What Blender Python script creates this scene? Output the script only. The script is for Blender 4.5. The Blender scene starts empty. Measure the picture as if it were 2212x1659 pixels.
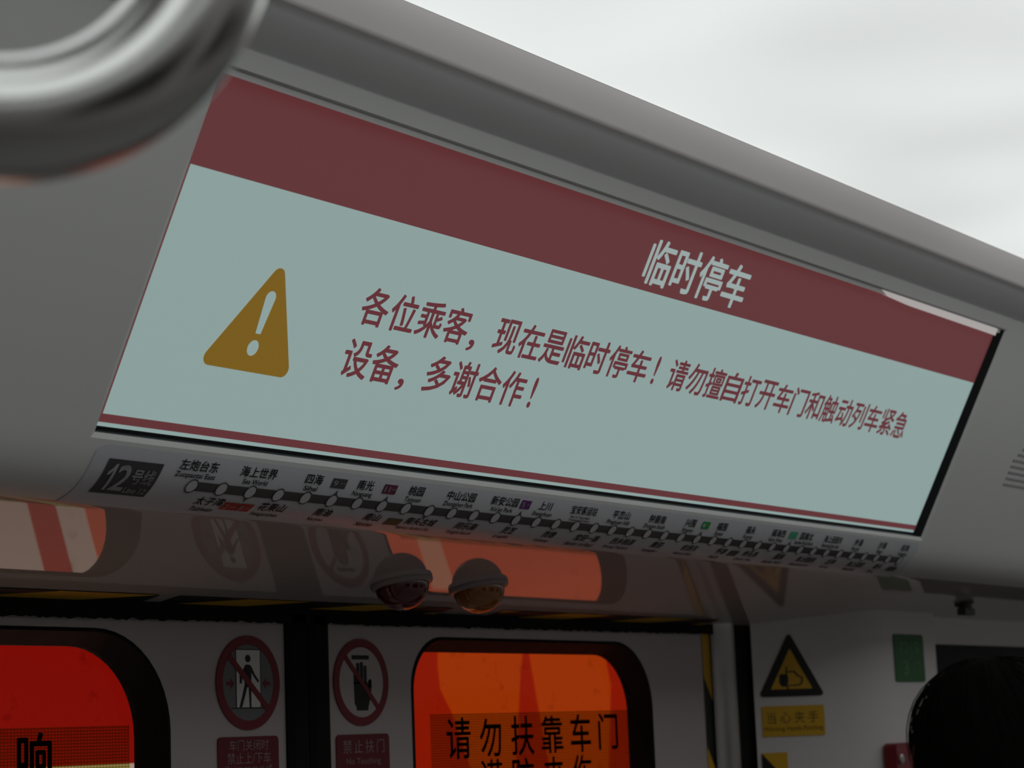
import bpy, math, random
import numpy as np
from mathutils import Vector, Matrix, noise as mnoise

random.seed(7)
sc = bpy.context.scene
COL = sc.collection

# ------------------------------------------------------------------ camera
U = 1.3            # metres per drawing unit
CZ = 1.70          # height of the lens above the car floor
FPX = 4610.23      # focal length in pixels of the 2212 x 1659 frame
R = np.array([[0.57599095, -0.81654498, -0.03858389],
              [0.11185368, 0.12548184, -0.98577029],
              [0.80976736, 0.56347902, 0.16360997]])   # columns: world x, y, z seen by the lens (right, down, forward)
cam_d = bpy.data.cameras.new('camera')
cam = bpy.data.objects.new('camera', cam_d)
COL.objects.link(cam)
cam_d.sensor_width = 36.0
cam_d.lens = 36.0 * FPX / 2212.0
cam_d.clip_start = 0.02
rows = np.diag([1, -1, -1]) @ R
m = Matrix([[rows[c][r] for c in range(3)] for r in range(3)]).to_4x4()
m.translation = (0, 0, CZ)
cam.matrix_world = m
cam_d.dof.use_dof = True
cam_d.dof.focus_distance = 1.50
cam_d.dof.aperture_fstop = 15.0
sc.camera = cam

# ------------------------------------------------------------------ world, view
w = bpy.data.worlds.new('tunnel_dark')
sc.world = w
w.use_nodes = True
w.node_tree.nodes['Background'].inputs[0].default_value = (0.02, 0.021, 0.024, 1)
w.node_tree.nodes['Background'].inputs[1].default_value = 0.3
sc.view_settings.view_transform = 'Standard'
sc.view_settings.look = 'None'
sc.view_settings.exposure = 0.0
sc.view_settings.gamma = 1.0
sc.view_settings.use_curve_mapping = False
sc.cycles.use_denoising = True
sc.cycles.max_bounces = 8
sc.cycles.sample_clamp_indirect = 4.0

LAMP = 0.82       # radiance of the ceiling light diffusers


# ------------------------------------------------------------------ helpers
def lin(c):
    return tuple((v / 255 / 12.92) if v / 255 <= 0.04045 else ((v / 255 + 0.055) / 1.055) ** 2.4 for v in c)


def W(p):
    return (U * p[0], U * p[1], U * p[2] + CZ)


def ray(px, py):
    return R.T @ np.array([px - 1106.0, py - 829.5, FPX])


def hit(px, py, P0, N):
    v = ray(px, py)
    P0 = np.array(P0, float); N = np.array(N, float)
    return v * ((P0 @ N) / (v @ N))


def hit_y(px, py, Y):
    v = ray(px, py)
    return v * (Y / v[1])


class F:
    """a flat drawing frame: origin, right, up, outward normal (drawing units)"""
    def __init__(s, o, ax, ay):
        s.o = np.array(o, float); s.ax = np.array(ax, float); s.ay = np.array(ay, float)
        s.ax /= np.linalg.norm(s.ax); s.ay /= np.linalg.norm(s.ay)
        s.n = np.cross(s.ax, s.ay)

    def pt(s, x, y, z=0.0):
        return s.o + s.ax * x + s.ay * y + s.n * z

    def uv(s, px, py, z=0.0):
        h = hit(px, py, s.o + s.n * z, s.n) - s.o
        return float(h @ s.ax), float(h @ s.ay)

    def box(s, x0, y0, x1, y1, z=0.0):
        """pixel box -> plane box (x0, y0 low, x1, y1 high)"""
        xm, ym = (x0 + x1) / 2, (y0 + y1) / 2
        a = s.uv(x0, ym, z)[0]; b = s.uv(x1, ym, z)[0]
        t = s.uv(xm, y0, z)[1]; u = s.uv(xm, y1, z)[1]
        return a, min(t, u), b, max(t, u)


MATS = {}


def mat(name, c, rough=0.5, spec=0.5, metal=0.0, emit=None, estr=1.0, coat=0.0, var=0.05, scale=40.0, coat_rough=0.05):
    if name in MATS:
        return MATS[name]
    M = bpy.data.materials.new(name)
    M.use_nodes = True
    nt = M.node_tree
    b = nt.nodes['Principled BSDF']
    col = lin(c) if max(c) > 1.0 else c
    b.inputs['Base Color'].default_value = (*col, 1)
    b.inputs['Roughness'].default_value = rough
    b.inputs['Specular IOR Level'].default_value = spec
    b.inputs['Metallic'].default_value = metal
    b.inputs['Coat Weight'].default_value = coat
    b.inputs['Coat Roughness'].default_value = coat_rough
    if emit is not None:
        e = lin(emit) if max(emit) > 1.0 else emit
        b.inputs['Emission Color'].default_value = (*e, 1)
        b.inputs['Emission Strength'].default_value = estr
    if var:
        tc = nt.nodes.new('ShaderNodeTexCoord')
        nz = nt.nodes.new('ShaderNodeTexNoise')
        nz.inputs['Scale'].default_value = scale
        nz.inputs['Detail'].default_value = 3
        nt.links.new(tc.outputs['Object'], nz.inputs['Vector'])
        mr = nt.nodes.new('ShaderNodeMapRange')
        mr.inputs['To Min'].default_value = max(0.0, rough - var)
        mr.inputs['To Max'].default_value = min(1.0, rough + var)
        nt.links.new(nz.outputs['Fac'], mr.inputs['Value'])
        nt.links.new(mr.outputs['Result'], b.inputs['Roughness'])
    MATS[name] = M
    return M


def props(o, label=None, cat=None, group=None, kind=None):
    if label: o['label'] = label
    if cat: o['category'] = cat
    if group: o['group'] = group
    if kind: o['kind'] = kind
    return o


def thing(name, at, label, cat, group=None, kind=None):
    o = bpy.data.objects.new(name, None)
    o.empty_display_size = 0.02
    COL.objects.link(o)
    o.location = W(at)
    return props(o, label, cat, group, kind)


def root_loc(parent):
    loc = Vector((0, 0, 0))
    while parent is not None:
        loc += parent.location
        parent = parent.parent
    return loc


def mesh(name, verts, faces, mats, parent=None, fm=None, smooth=False, world=False):
    """verts in drawing units (or metres when world=True)"""
    me = bpy.data.meshes.new(name)
    r = root_loc(parent)
    vs = [tuple(Vector(v if world else W(v)) - r) for v in verts]
    me.from_pydata(vs, [], [tuple(f) for f in faces])
    if not isinstance(mats, (list, tuple)):
        mats = [mats]
    for mm in mats:
        me.materials.append(mm)
    if fm:
        for p, k in zip(me.polygons, fm):
            p.material_index = k
    if smooth:
        for p in me.polygons:
            p.use_smooth = True
    me.update()
    o = bpy.data.objects.new(name, me)
    COL.objects.link(o)
    if parent is not None:
        o.parent = parent
    return o


def eval_curve(cu):
    o = bpy.data.objects.new('temporary', cu)
    COL.objects.link(o)
    dg = bpy.context.evaluated_depsgraph_get()
    me = bpy.data.meshes.new_from_object(o.evaluated_get(dg))
    v = np.array([x.co[:] for x in me.vertices]) if len(me.vertices) else np.zeros((0, 3))
    f = [tuple(p.vertices) for p in me.polygons]
    bpy.data.objects.remove(o)
    bpy.data.curves.remove(cu)
    bpy.data.meshes.remove(me)
    return v, f


def plate2d(loops, depth):
    cu = bpy.data.curves.new('temporary', 'CURVE')
    cu.dimensions = '2D'
    cu.fill_mode = 'BOTH'
    cu.extrude = depth / 2
    for lp in loops:
        sp = cu.splines.new('POLY')
        sp.points.add(len(lp) - 1)
        for i, q in enumerate(lp):
            sp.points[i].co = (q[0], q[1], 0, 1)
        sp.use_cyclic_u = True
    return eval_curve(cu)


def plate(name, fr, loops, z0, z1, m_, parent=None):
    """flat piece with holes; outer loop first; from height z0 to z1 above the frame"""
    v, f = plate2d(loops, z1 - z0)
    zc = (z0 + z1) / 2
    return mesh(name, [fr.pt(a, b, c + zc) for a, b, c in v], f, m_, parent)


def plates(name, fr, items, mats, parent=None):
    """items: (loops, z0, z1, material index) joined in one mesh"""
    V, Fc, fm = [], [], []
    for loops, z0, z1, k in items:
        v, f = plate2d(loops, z1 - z0)
        zc = (z0 + z1) / 2
        n = len(V)
        V += [fr.pt(a, b, c + zc) for a, b, c in v]
        Fc += [tuple(i + n for i in q) for q in f]
        fm += [k] * len(f)
    return mesh(name, V, Fc, mats, parent, fm)


def text2d(body, bold=0.0, shear=0.0, spacing=1.0):
    v, f = text2d_plain(body, shear, spacing)
    if not bold:
        return v, f
    V, Fc = [v], list(f)
    for i in range(6):
        a = math.pi * i / 3 + 0.26
        Fc += [tuple(k + len(v) * (i + 1) for k in q) for q in f]
        V.append(v + np.array([bold * math.cos(a), bold * math.sin(a), 0]))
    return np.concatenate(V), Fc


def text2d_plain(body, shear=0.0, spacing=1.0):
    cu = bpy.data.curves.new('temporary', 'FONT')
    cu.body = body
    cu.size = 1.0
    cu.shear = shear
    cu.space_character = spacing
    cu.fill_mode = 'FRONT'
    cu.resolution_u = 4
    return eval_curve(cu)


def fitted(body, box, bold=0.0, shear=0.0, spacing=1.0):
    v, f = text2d(body, bold, shear, spacing)
    lo, hi = v.min(0), v.max(0)
    sx = (box[2] - box[0]) / (hi[0] - lo[0]); sy = (box[3] - box[1]) / (hi[1] - lo[1])
    return [(box[0] + (a - lo[0]) * sx, box[1] + (b - lo[1]) * sy) for a, b, _ in v], f


def text(name, fr, items, z, m_, parent, bold=0.0):
    """items: (string, box) ; one mesh of printed letters"""
    V, Fc = [], []
    for it in items:
        body, box = it[0], it[1]
        sp = it[2] if len(it) > 2 else 1.0
        v, f = fitted(body, box, bold, 0.0, sp)
        n = len(V)
        V += [fr.pt(a, b, z) for a, b in v]
        Fc += [tuple(i + n for i in q) for q in f]
    return mesh(name, V, Fc, m_, parent)


def rrect(x0, y0, x1, y1, r, n=8):
    if not isinstance(r, (list, tuple)):
        r = [r] * 4
    out = []
    for (cx, cy, a0), rr in zip(((x1, y1, 0), (x0, y1, 90), (x0, y0, 180), (x1, y0, 270)), r):
        sx = -1 if cx == x1 else 1
        sy = -1 if cy == y1 else 1
        for i in range(n + 1):
            a = math.radians(a0 + 90 * i / n)
            out.append((cx + sx * rr + rr * math.cos(a), cy + sy * rr + rr * math.sin(a)))
    return out


def circ(cx, cy, rx, ry=None, n=40):
    ry = rx if ry is None else ry
    return [(cx + rx * math.cos(2 * math.pi * i / n), cy + ry * math.sin(2 * math.pi * i / n)) for i in range(n)]


def box_vf(x0, y0, z0, x1, y1, z1):
    v = [(x, y, z) for x in (x0, x1) for y in (y0, y1) for z in (z0, z1)]
    f = [(0, 1, 3, 2), (4, 6, 7, 5), (0, 4, 5, 1), (2, 3, 7, 6), (0, 2, 6, 4), (1, 5, 7, 3)]
    return v, f


def lathe(profile, origin, axis, n=40):
    """profile: (distance along axis, radius)"""
    a = np.array(axis, float); a /= np.linalg.norm(a)
    t = np.array([1.0, 0, 0]) if abs(a[0]) < 0.9 else np.array([0, 1.0, 0])
    u = np.cross(a, t); u /= np.linalg.norm(u)
    v = np.cross(a, u)
    o = np.array(origin, float)
    V, Fc = [], []
    for d, r in profile:
        for i in range(n):
            th = 2 * math.pi * i / n
            V.append(o + a * d + (u * math.cos(th) + v * math.sin(th)) * r)
    for j in range(len(profile) - 1):
        for i in range(n):
            k = (i + 1) % n
            Fc.append((j * n + i, j * n + k, (j + 1) * n + k, (j + 1) * n + i))
    Fc.append(tuple(range(n - 1, -1, -1)))
    Fc.append(tuple(range((len(profile) - 1) * n, len(profile) * n)))
    return V, Fc


def tube(path, r, n=12, closed=False):
    """path in any unit, r scalar or list"""
    P = [np.array(p, float) for p in path]
    N = len(P)
    rr = r if isinstance(r, (list, tuple)) else [r] * N
    V, Fc = [], []
    up = None
    for i in range(N):
        if closed:
            t = P[(i + 1) % N] - P[i - 1]
        else:
            t = P[min(i + 1, N - 1)] - P[max(i - 1, 0)]
        t = t / np.linalg.norm(t)
        if up is None:
            up = np.array([0, 0, 1.0]) if abs(t[2]) < 0.9 else np.array([1.0, 0, 0])
        up = up - t * (up @ t); up /= np.linalg.norm(up)
        s = np.cross(t, up)
        for k in range(n):
            th = 2 * math.pi * k / n
            V.append(P[i] + (up * math.cos(th) + s * math.sin(th)) * rr[i])
    for i in range(N if closed else N - 1):
        j = (i + 1) % N
        for k in range(n):
            l = (k + 1) % n
            Fc.append((i * n + k, i * n + l, j * n + l, j * n + k))
    if not closed:
        Fc.append(tuple(range(n - 1, -1, -1)))
        Fc.append(tuple(range((N - 1) * n, N * n)))
    return V, Fc


# ------------------------------------------------------------------ materials
M_cover = mat('pale_grey_moulding', (0.74, 0.745, 0.735), 0.38, 0.4, var=0.04)
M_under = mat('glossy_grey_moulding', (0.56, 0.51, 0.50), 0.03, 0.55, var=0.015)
M_cornice = mat('warm_grey_cornice', (0.72, 0.675, 0.665), 0.5, 0.3)
M_groove = mat('grey_groove', (0.82, 0.82, 0.835), 0.5, 0.3)
M_door = mat('door_paint', (0.48, 0.435, 0.425), 0.4, 0.4, var=0.05)
M_wall = mat('wall_paint', (0.66, 0.63, 0.62), 0.4, 0.4)
M_floor = mat('floor_rubber', (0.30, 0.295, 0.29), 0.6, 0.3)
M_rubber = mat('black_rubber', (0.0085, 0.008, 0.008), 0.7, 0.12)
M_brush = mat('black_brush', (0.014, 0.013, 0.013), 0.9, 0.1)
M_steel = mat('grey_metal', (0.42, 0.41, 0.41), 0.38, 0.5, metal=0.6)
M_bezel = mat('black_bezel', (0.012, 0.013, 0.015), 0.4, 0.4)
M_dark = mat('dark_glass', (0.005, 0.005, 0.006), 0.35, 0.04)
M_black = mat('black_print', (0.013, 0.013, 0.013), 0.5, 0.3, var=0.02)
M_white = mat('white_print', (0.72, 0.70, 0.68), 0.45, 0.3, var=0.02)
M_sheet = mat('strip_sheet', (0.635, 0.64, 0.675), 0.32, 0.4, var=0.03)
M_redprint = mat('red_print', (0.20, 0.02, 0.028), 0.45, 0.3, var=0.02)
M_redlabel = mat('red_label', (0.15, 0.014, 0.022), 0.45, 0.3, var=0.02)
M_greyprint = mat('grey_print', (0.17, 0.175, 0.18), 0.5, 0.3, var=0.02)
M_pinktext = mat('pale_pink_print', (0.33, 0.22, 0.21), 0.5, 0.3, var=0.02)
M_yellow = mat('yellow_tape', (0.62, 0.36, 0.02), 0.45, 0.3, var=0.03)
M_green = mat('green_label', (0.010, 0.105, 0.016), 0.45, 0.3, var=0.02)
M_greentext = mat('pale_green_print', (0.07, 0.26, 0.10), 0.5, 0.3, var=0.0)
M_lineprint = mat('route_grey', (0.085, 0.08, 0.08), 0.4, 0.35, var=0.02)
M_badge = mat('line_badge_grey', (0.075, 0.068, 0.072), 0.4, 0.35, var=0.02)
M_badgetext = mat('badge_white', (0.42, 0.42, 0.43), 0.45, 0.3, var=0.0)


def emis(name, c, rough=0.14, estr=1.0, spec=1.0):
    return mat(name, (0.075, 0.075, 0.076), rough, spec, emit=c, estr=estr, var=0.0)


M_scr_white = emis('screen_white', (0.245, 0.338, 0.325))
M_scr_red = emis('screen_red', (0.106, 0.022, 0.025))
M_scr_text = emis('screen_text_red', (0.105, 0.022, 0.028))
M_scr_title = emis('screen_title_white', (0.27, 0.335, 0.325))
M_scr_amber = emis('screen_amber', (0.172, 0.092, 0.0))

# ------------------------------------------------------------------ section of the door header (y, z), drawing units
SCR_T = np.array([0.6257, 0.3017])
SCR_B = np.array([0.709, 0.1453])
S62 = (SCR_B - SCR_T) / np.linalg.norm(SCR_B - SCR_T)
A_S = [0, .007, .016, .026, .036, .048]
A_A = [62, 60, 53, 38, 22, 9.8]
DS = 0.0005
PROF = [SCR_B.copy()]
_s = 0.0
while PROF[-1][0] < 0.9080:
    a = math.radians(np.interp(_s, A_S, A_A))
    PROF.append(PROF[-1] + DS * np.array([math.cos(a), -math.sin(a)]))
    _s += DS
PROF = np.array(PROF)
PS = np.arange(len(PROF)) * DS
PK = PROF[:, 1] / PROF[:, 0]
DOOR_Y = 0.910
DOOR_TOP = float(PROF[-1][1])


def strip_pt(X, s, off=0.0):
    """point on the lower curve of the header: X along the car, s down the curve"""
    y = np.interp(s, PS, PROF[:, 0]); z = np.interp(s, PS, PROF[:, 1])
    a = math.radians(np.interp(s, A_S, A_A))
    return np.array([X, y - off * math.sin(a), z - off * math.cos(a)])


def strip_uv(px, py):
    v = ray(px, py)
    k0 = v[2] / v[1]
    j = int(np.where(PK <= k0)[0][0])
    return v[0] / v[1] * PROF[j, 0], PS[j]


X_LO, X_HI = -1.6, 7.2
OX0, OX1 = 0.6842, 1.5840
CH = 0.0026     # chamfer round the screen opening
FSCR = F((OX0, SCR_T[0], SCR_T[1]), (1, 0, 0), (0, -S62[0], -S62[1]))   # x right, y up the slope, normal towards the room
SH = float(np.linalg.norm(SCR_B - SCR_T))    # height of the opening

# ------------------------------------------------------------------ header over the doors (one moulding with a screen opening)
top_ext = 0.0100
V, Fc, fm = [], [], []


def quad(a, b, c, d, k=0):
    n = len(V)
    V.extend([a, b, c, d])
    Fc.append((n, n + 1, n + 2, n + 3))
    fm.append(k)


def fp(x, y, z=0.0):
    return FSCR.pt(x, y, z)


wL, wR = X_LO - OX0, X_HI - OX0
ow = OX1 - OX0
# flat face: above, left, right of the opening
quad(fp(wL, CH * 0.5), fp(wR, CH * 0.5), fp(wR, top_ext), fp(wL, top_ext))
quad(fp(wL, -SH - CH), fp(-CH, -SH - CH), fp(-CH, CH * 0.5), fp(wL, CH * 0.5))
quad(fp(ow + CH, -SH - CH), fp(wR, -SH - CH), fp(wR, CH * 0.5), fp(ow + CH, CH * 0.5))
# chamfer
c0 = [(-CH, CH * 0.5), (ow + CH, CH * 0.5), (ow + CH, -SH - CH), (-CH, -SH - CH)]
c1 = [(0, 0), (ow, 0), (ow, -SH), (0, -SH)]
for i in range(4):
    j = (i + 1) % 4
    quad(fp(*c0[i]), fp(*c0[j]), fp(*c1[j], -0.0012), fp(*c1[i], -0.0012))
# top return into the groove
quad(fp(wL, top_ext), fp(wR, top_ext), fp(wR, top_ext, -0.02), fp(wL, top_ext, -0.02))
# curve
start = int(CH / DS)
idx = [i for i in range(start, len(PROF)) if (i < 110 and (i - start) % 4 == 0) or i % 20 == 0 or i == len(PROF) - 1]
xs = [X_LO, OX0, OX1, X_HI]
n0 = len(V)
for i in idx:
    for x in xs:
        V.append(strip_pt(x, PS[i]))
first_curve_face = len(Fc)
for r in range(len(idx) - 1):
    for c in range(len(xs) - 1):
        a = n0 + r * len(xs) + c
        Fc.append((a, a + len(xs), a + len(xs) + 1, a + 1))
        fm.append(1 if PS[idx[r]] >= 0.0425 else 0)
# bridge between the flat face and the curve start
quad(strip_pt(X_LO, PS[idx[0]]), strip_pt(X_HI, PS[idx[0]]), fp(wR, -SH - CH), fp(wL, -SH - CH))
header = mesh('trim_1', V, Fc, [M_cover, M_under], None, fm)
for i, p in enumerate(header.data.polygons):
    if first_curve_face <= i < len(header.data.polygons) - 1:
        p.use_smooth = True
props(header, 'pale grey header moulding over the train doors, with a glossy underside', 'header panel', kind='structure')

# cornice above the header
cor = [(0.6290, 0.3040), (0.6240, 0.3098), (0.6222, 0.3111), (0.6170, 0.3134), (0.6100, 0.3169), (0.6040, 0.3204), (0.5995, 0.3234), (0.5970, 0.3254), (0.5955, 0.3258), (0.5942, 0.3266), (0.5935, 0.3284), (0.5915, 0.3340), (0.5895, 0.3400), (0.5886, 0.3450), (0.5884, 0.3462)]
V = []
for y, z in cor:
    V += [(X_LO, y, z), (X_HI, y, z)]
Fc = [(2 * i, 2 * i + 1, 2 * i + 3, 2 * i + 2) for i in range(len(cor) - 1)]
corn = mesh('trim_2', V, Fc, [M_groove, M_cornice], None, [0 if i < 8 else 1 for i in range(len(cor) - 1)], smooth=True)
props(corn, 'warm grey rounded cornice running between the header and the bright ceiling', 'cornice', kind='structure')

# ------------------------------------------------------------------ ceiling and its luminous diffusers
CEIL = 0.3460
OPP = -1.25       # the far side of the car


def lamp_mat():
    M = bpy.data.materials.new('light_diffuser')
    M.use_nodes = True
    nt = M.node_tree
    b = nt.nodes['Principled BSDF']
    b.inputs['Base Color'].default_value = (0.85, 0.86, 0.86, 1)
    b.inputs['Roughness'].default_value = 0.5
    tc = nt.nodes.new('ShaderNodeTexCoord')
    nz = nt.nodes.new('ShaderNodeTexNoise')
    nz.inputs['Scale'].default_value = 3.2
    nz.inputs['Detail'].default_value = 1.0
    nt.links.new(tc.outputs['Object'], nz.inputs['Vector'])
    mr = nt.nodes.new('ShaderNodeMapRange')
    mr.inputs['From Min'].default_value = 0.3
    mr.inputs['From Max'].default_value = 0.7
    mr.inputs['To Min'].default_value = LAMP * 0.78
    mr.inputs['To Max'].default_value = LAMP * 1.02
    nt.links.new(nz.outputs['Fac'], mr.inputs['Value'])
    b.inputs['Emission Color'].default_value = (0.915, 0.955, 0.945, 1)
    nt.links.new(mr.outputs['Result'], b.inputs['Emission Strength'])
    return M


M_lamp = lamp_mat()
v, f = box_vf(X_LO, OPP - 0.05, CEIL + 0.012, X_HI, 0.92, CEIL + 0.04)
props(mesh('ceiling', v, f, M_wall), 'ceiling of the train car above the light diffusers', 'ceiling', kind='structure')
y0l, y1l = 0.16, 0.5876
v, f = box_vf(0.12, y0l, CEIL, X_HI, y1l, CEIL + 0.012)
t = thing('ceiling_light', (2.0, 0.44, CEIL + 0.012), 'long glowing white ceiling light diffuser running along the cornice above the screen', 'ceiling light')
mesh('diffuser', v, f, M_lamp, t)
v, f = box_vf(0.12, y0l - 0.012, CEIL - 0.004, X_HI, y0l, CEIL + 0.012)
mesh('edge_rail', v, f, M_steel, t)
t2 = thing('ceiling_light', (2.0, -0.77, CEIL + 0.012), 'second glowing ceiling light diffuser over the far side seats, behind the camera', 'ceiling light')
v, f = box_vf(X_LO, OPP + 0.33, CEIL, X_HI, OPP + 0.62, CEIL + 0.012)
mesh('diffuser', v, f, M_lamp, t2)

ring_fill = thing('ceiling_light', (0.12, -0.01, CEIL + 0.012), 'short unseen glowing diffuser added over the camera to light the grab ring', 'ceiling light')
v, f = box_vf(-0.35, -0.16, CEIL, 0.60, 0.135, CEIL + 0.012)  # unseen diffuser, added to give the grab ring its bright band
mesh('diffuser', v, f, M_lamp, ring_fill)

# ------------------------------------------------------------------ room shell
FL = -CZ / U
v, f = box_vf(X_LO, OPP - 0.05, FL - 0.04, X_HI, 0.97, FL)
props(mesh('floor', v, f, M_floor), 'dark grey rubber floor of the train car', 'floor', kind='structure')
v, f = box_vf(X_LO, OPP - 0.05, FL, X_HI, OPP, CEIL + 0.04)
props(mesh('wall_opposite', v, f, M_wall), 'pale wall on the far side of the car', 'wall', kind='structure')
v, f = box_vf(X_LO - 0.03, OPP, FL, X_LO, 0.95, CEIL + 0.04)
props(mesh('wall_end', v, f, M_wall), 'end wall of the car behind the camera', 'wall', kind='structure')
v, f = box_vf(X_HI, OPP, FL, X_HI + 0.03, 0.95, CEIL + 0.04)
props(mesh('wall_far_end', v, f, M_wall), 'end wall at the other end of the car', 'wall', kind='structure')
for i, x in enumerate((-0.6, 0.9, 2.4, 3.9)):
    v, f = box_vf(x, OPP - 0.002, -0.62, x + 1.0, OPP + 0.006, 0.02)
    props(mesh('window_%d' % (i + 2), v, f, M_dark), 'dark window pane on the far side of the car', 'window', kind='structure')

# side wall past the doorway: splayed jamb, facing panel, wall with the dark window
SP0 = np.array([1.640, 0.900]); SPD = np.array([0.848, -0.530]); SPD /= np.linalg.norm(SPD)
FACE_Y = 0.834
t_end = (0.900 - FACE_Y) / 0.530
SPE = SP0 + SPD * t_end * np.linalg.norm([0.848, 0.530])
X_EDGE = 2.2555 * FACE_Y


def under_z(y):
    return float(np.interp(y, PROF[:, 0], PROF[:, 1]))


def wall_strip(name, path, z0, m_, label, smooth=True):
    V, Fc = [], []
    for x, y in path:
        V += [(x, y, z0), (x, y, under_z(y) + 0.002)]
    Fc = [(2 * i, 2 * i + 2, 2 * i + 3, 2 * i + 1) for i in range(len(path) - 1)]
    o = mesh(name, V, Fc, m_, None, None, smooth)
    return props(o, label, 'wall', kind='structure')


# rounded corner between splay and facing panel
path = [tuple(SP0)]
ctr = []
rc = 0.030
p_in = SPE - SPD * rc; p_out = SPE + np.array([1, 0]) * rc
for i in range(9):
    q = i / 8
    path.append(tuple(p_in * (1 - q) ** 2 + SPE * 2 * q * (1 - q) + p_out * q ** 2))
path += [(X_EDGE - 0.006, FACE_Y), (X_EDGE - 0.002, FACE_Y + 0.0015), (X_EDGE, FACE_Y + 0.006), (X_EDGE, 0.915)]
wall_strip('wall_side', path, FL, M_wall, 'pale splayed wall panel beside the doors, carrying the pinching hazard sign')
WY = 0.848
V, Fc = [], []
zt = under_z(WY) + 0.002
WTOP = 0.0860 * WY
path2 = [(X_EDGE, WY), (X_HI, WY)]
v, f = box_vf(X_EDGE, WY, WTOP, X_HI, WY + 0.03, zt)
props(mesh('wall_window_side', v, f, M_wall), 'pale wall band above the dark side window', 'wall', kind='structure')
v, f = box_vf(X_EDGE, WY + 0.004, -0.55, X_HI, WY + 0.012, WTOP)
props(mesh('window_1', v, f, M_dark), 'black side window behind the head of dark hair', 'window', kind='structure')
v, f = box_vf(X_EDGE, WY, FL, X_HI, WY + 0.03, -0.55)
props(mesh('wall_below_window', v, f, M_wall), 'wall below the dark side window', 'wall', kind='structure')
# other side of the doorway, out of the frame
v, f = box_vf(X_LO, 0.86, FL, 0.505, 0.93, under_z(0.86))
props(mesh('wall_near', v, f, M_wall), 'pale wall before the doorway', 'wall', kind='structure')

# ------------------------------------------------------------------ doors
FD = F((0, DOOR_Y, 0), (1, 0, 0), (0, 0, 1))        # normal points to the room (-y)
SEAM0 = hit_y(615.5, 1500, DOOR_Y)[0]
SEAM1 = hit_y(707, 1500, DOOR_Y)[0]
SEAMC = (SEAM0 + SEAM1) / 2
LEAF_R = 1.742 * DOOR_Y
LEAF_L = 2 * SEAMC - LEAF_R
GL_D = 0.0193                                   # depth of the glass behind the door face
WIN_B = -0.56
z_front_t = hit_y(1170, 1388, DOOR_Y)[2]
z_glass_t = hit_y(1150, 1412, DOOR_Y + GL_D)[2]
M_glass = bpy.data.materials.new('door_glass')
M_glass.use_nodes = True
_nt = M_glass.node_tree
_nt.nodes.remove(_nt.nodes['Principled BSDF'])
_tr = _nt.nodes.new('ShaderNodeBsdfTransparent')
_gl = _nt.nodes.new('ShaderNodeBsdfGlossy')
_fr = _nt.nodes.new('ShaderNodeFresnel')
_mx = _nt.nodes.new('ShaderNodeMixShader')
_tr.inputs['Color'].default_value = (0.96, 0.95, 0.95, 1)
_gl.inputs['Roughness'].default_value = 0.03
_fr.inputs['IOR'].default_value = 1.16
_ns = _nt.nodes.new('ShaderNodeTexNoise')
_ns.inputs['Scale'].default_value = 38
_ns.inputs['Detail'].default_value = 4
_tc = _nt.nodes.new('ShaderNodeTexCoord')
_rp = _nt.nodes.new('ShaderNodeValToRGB')
_rp.color_ramp.elements[0].position = 0.27
_rp.color_ramp.elements[0].color = (0.80, 0.76, 0.74, 1)
_rp.color_ramp.elements[1].position = 0.36
_rp.color_ramp.elements[1].color = (0.97, 0.96, 0.96, 1)
_nt.links.new(_tc.outputs['Object'], _ns.inputs['Vector'])
_nt.links.new(_ns.outputs['Fac'], _rp.inputs['Fac'])
_nt.links.new(_rp.outputs['Color'], _tr.inputs['Color'])
_ge = _nt.nodes.new('ShaderNodeNewGeometry')
_iv = _nt.nodes.new('ShaderNodeMath'); _iv.operation = 'SUBTRACT'; _iv.inputs[0].default_value = 1.0
_mu = _nt.nodes.new('ShaderNodeMath'); _mu.operation = 'MULTIPLY'
_nt.links.new(_ge.outputs['Backfacing'], _iv.inputs[1])
_nt.links.new(_fr.outputs[0], _mu.inputs[0]); _nt.links.new(_iv.outputs[0], _mu.inputs[1])
_nt.links.new(_mu.outputs[0], _mx.inputs[0])
_nt.links.new(_tr.outputs[0], _mx.inputs[1])
_nt.links.new(_gl.outputs[0], _mx.inputs[2])
_nt.links.new(_mx.outputs[0], _nt.nodes['Material Output'].inputs['Surface'])


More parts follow.
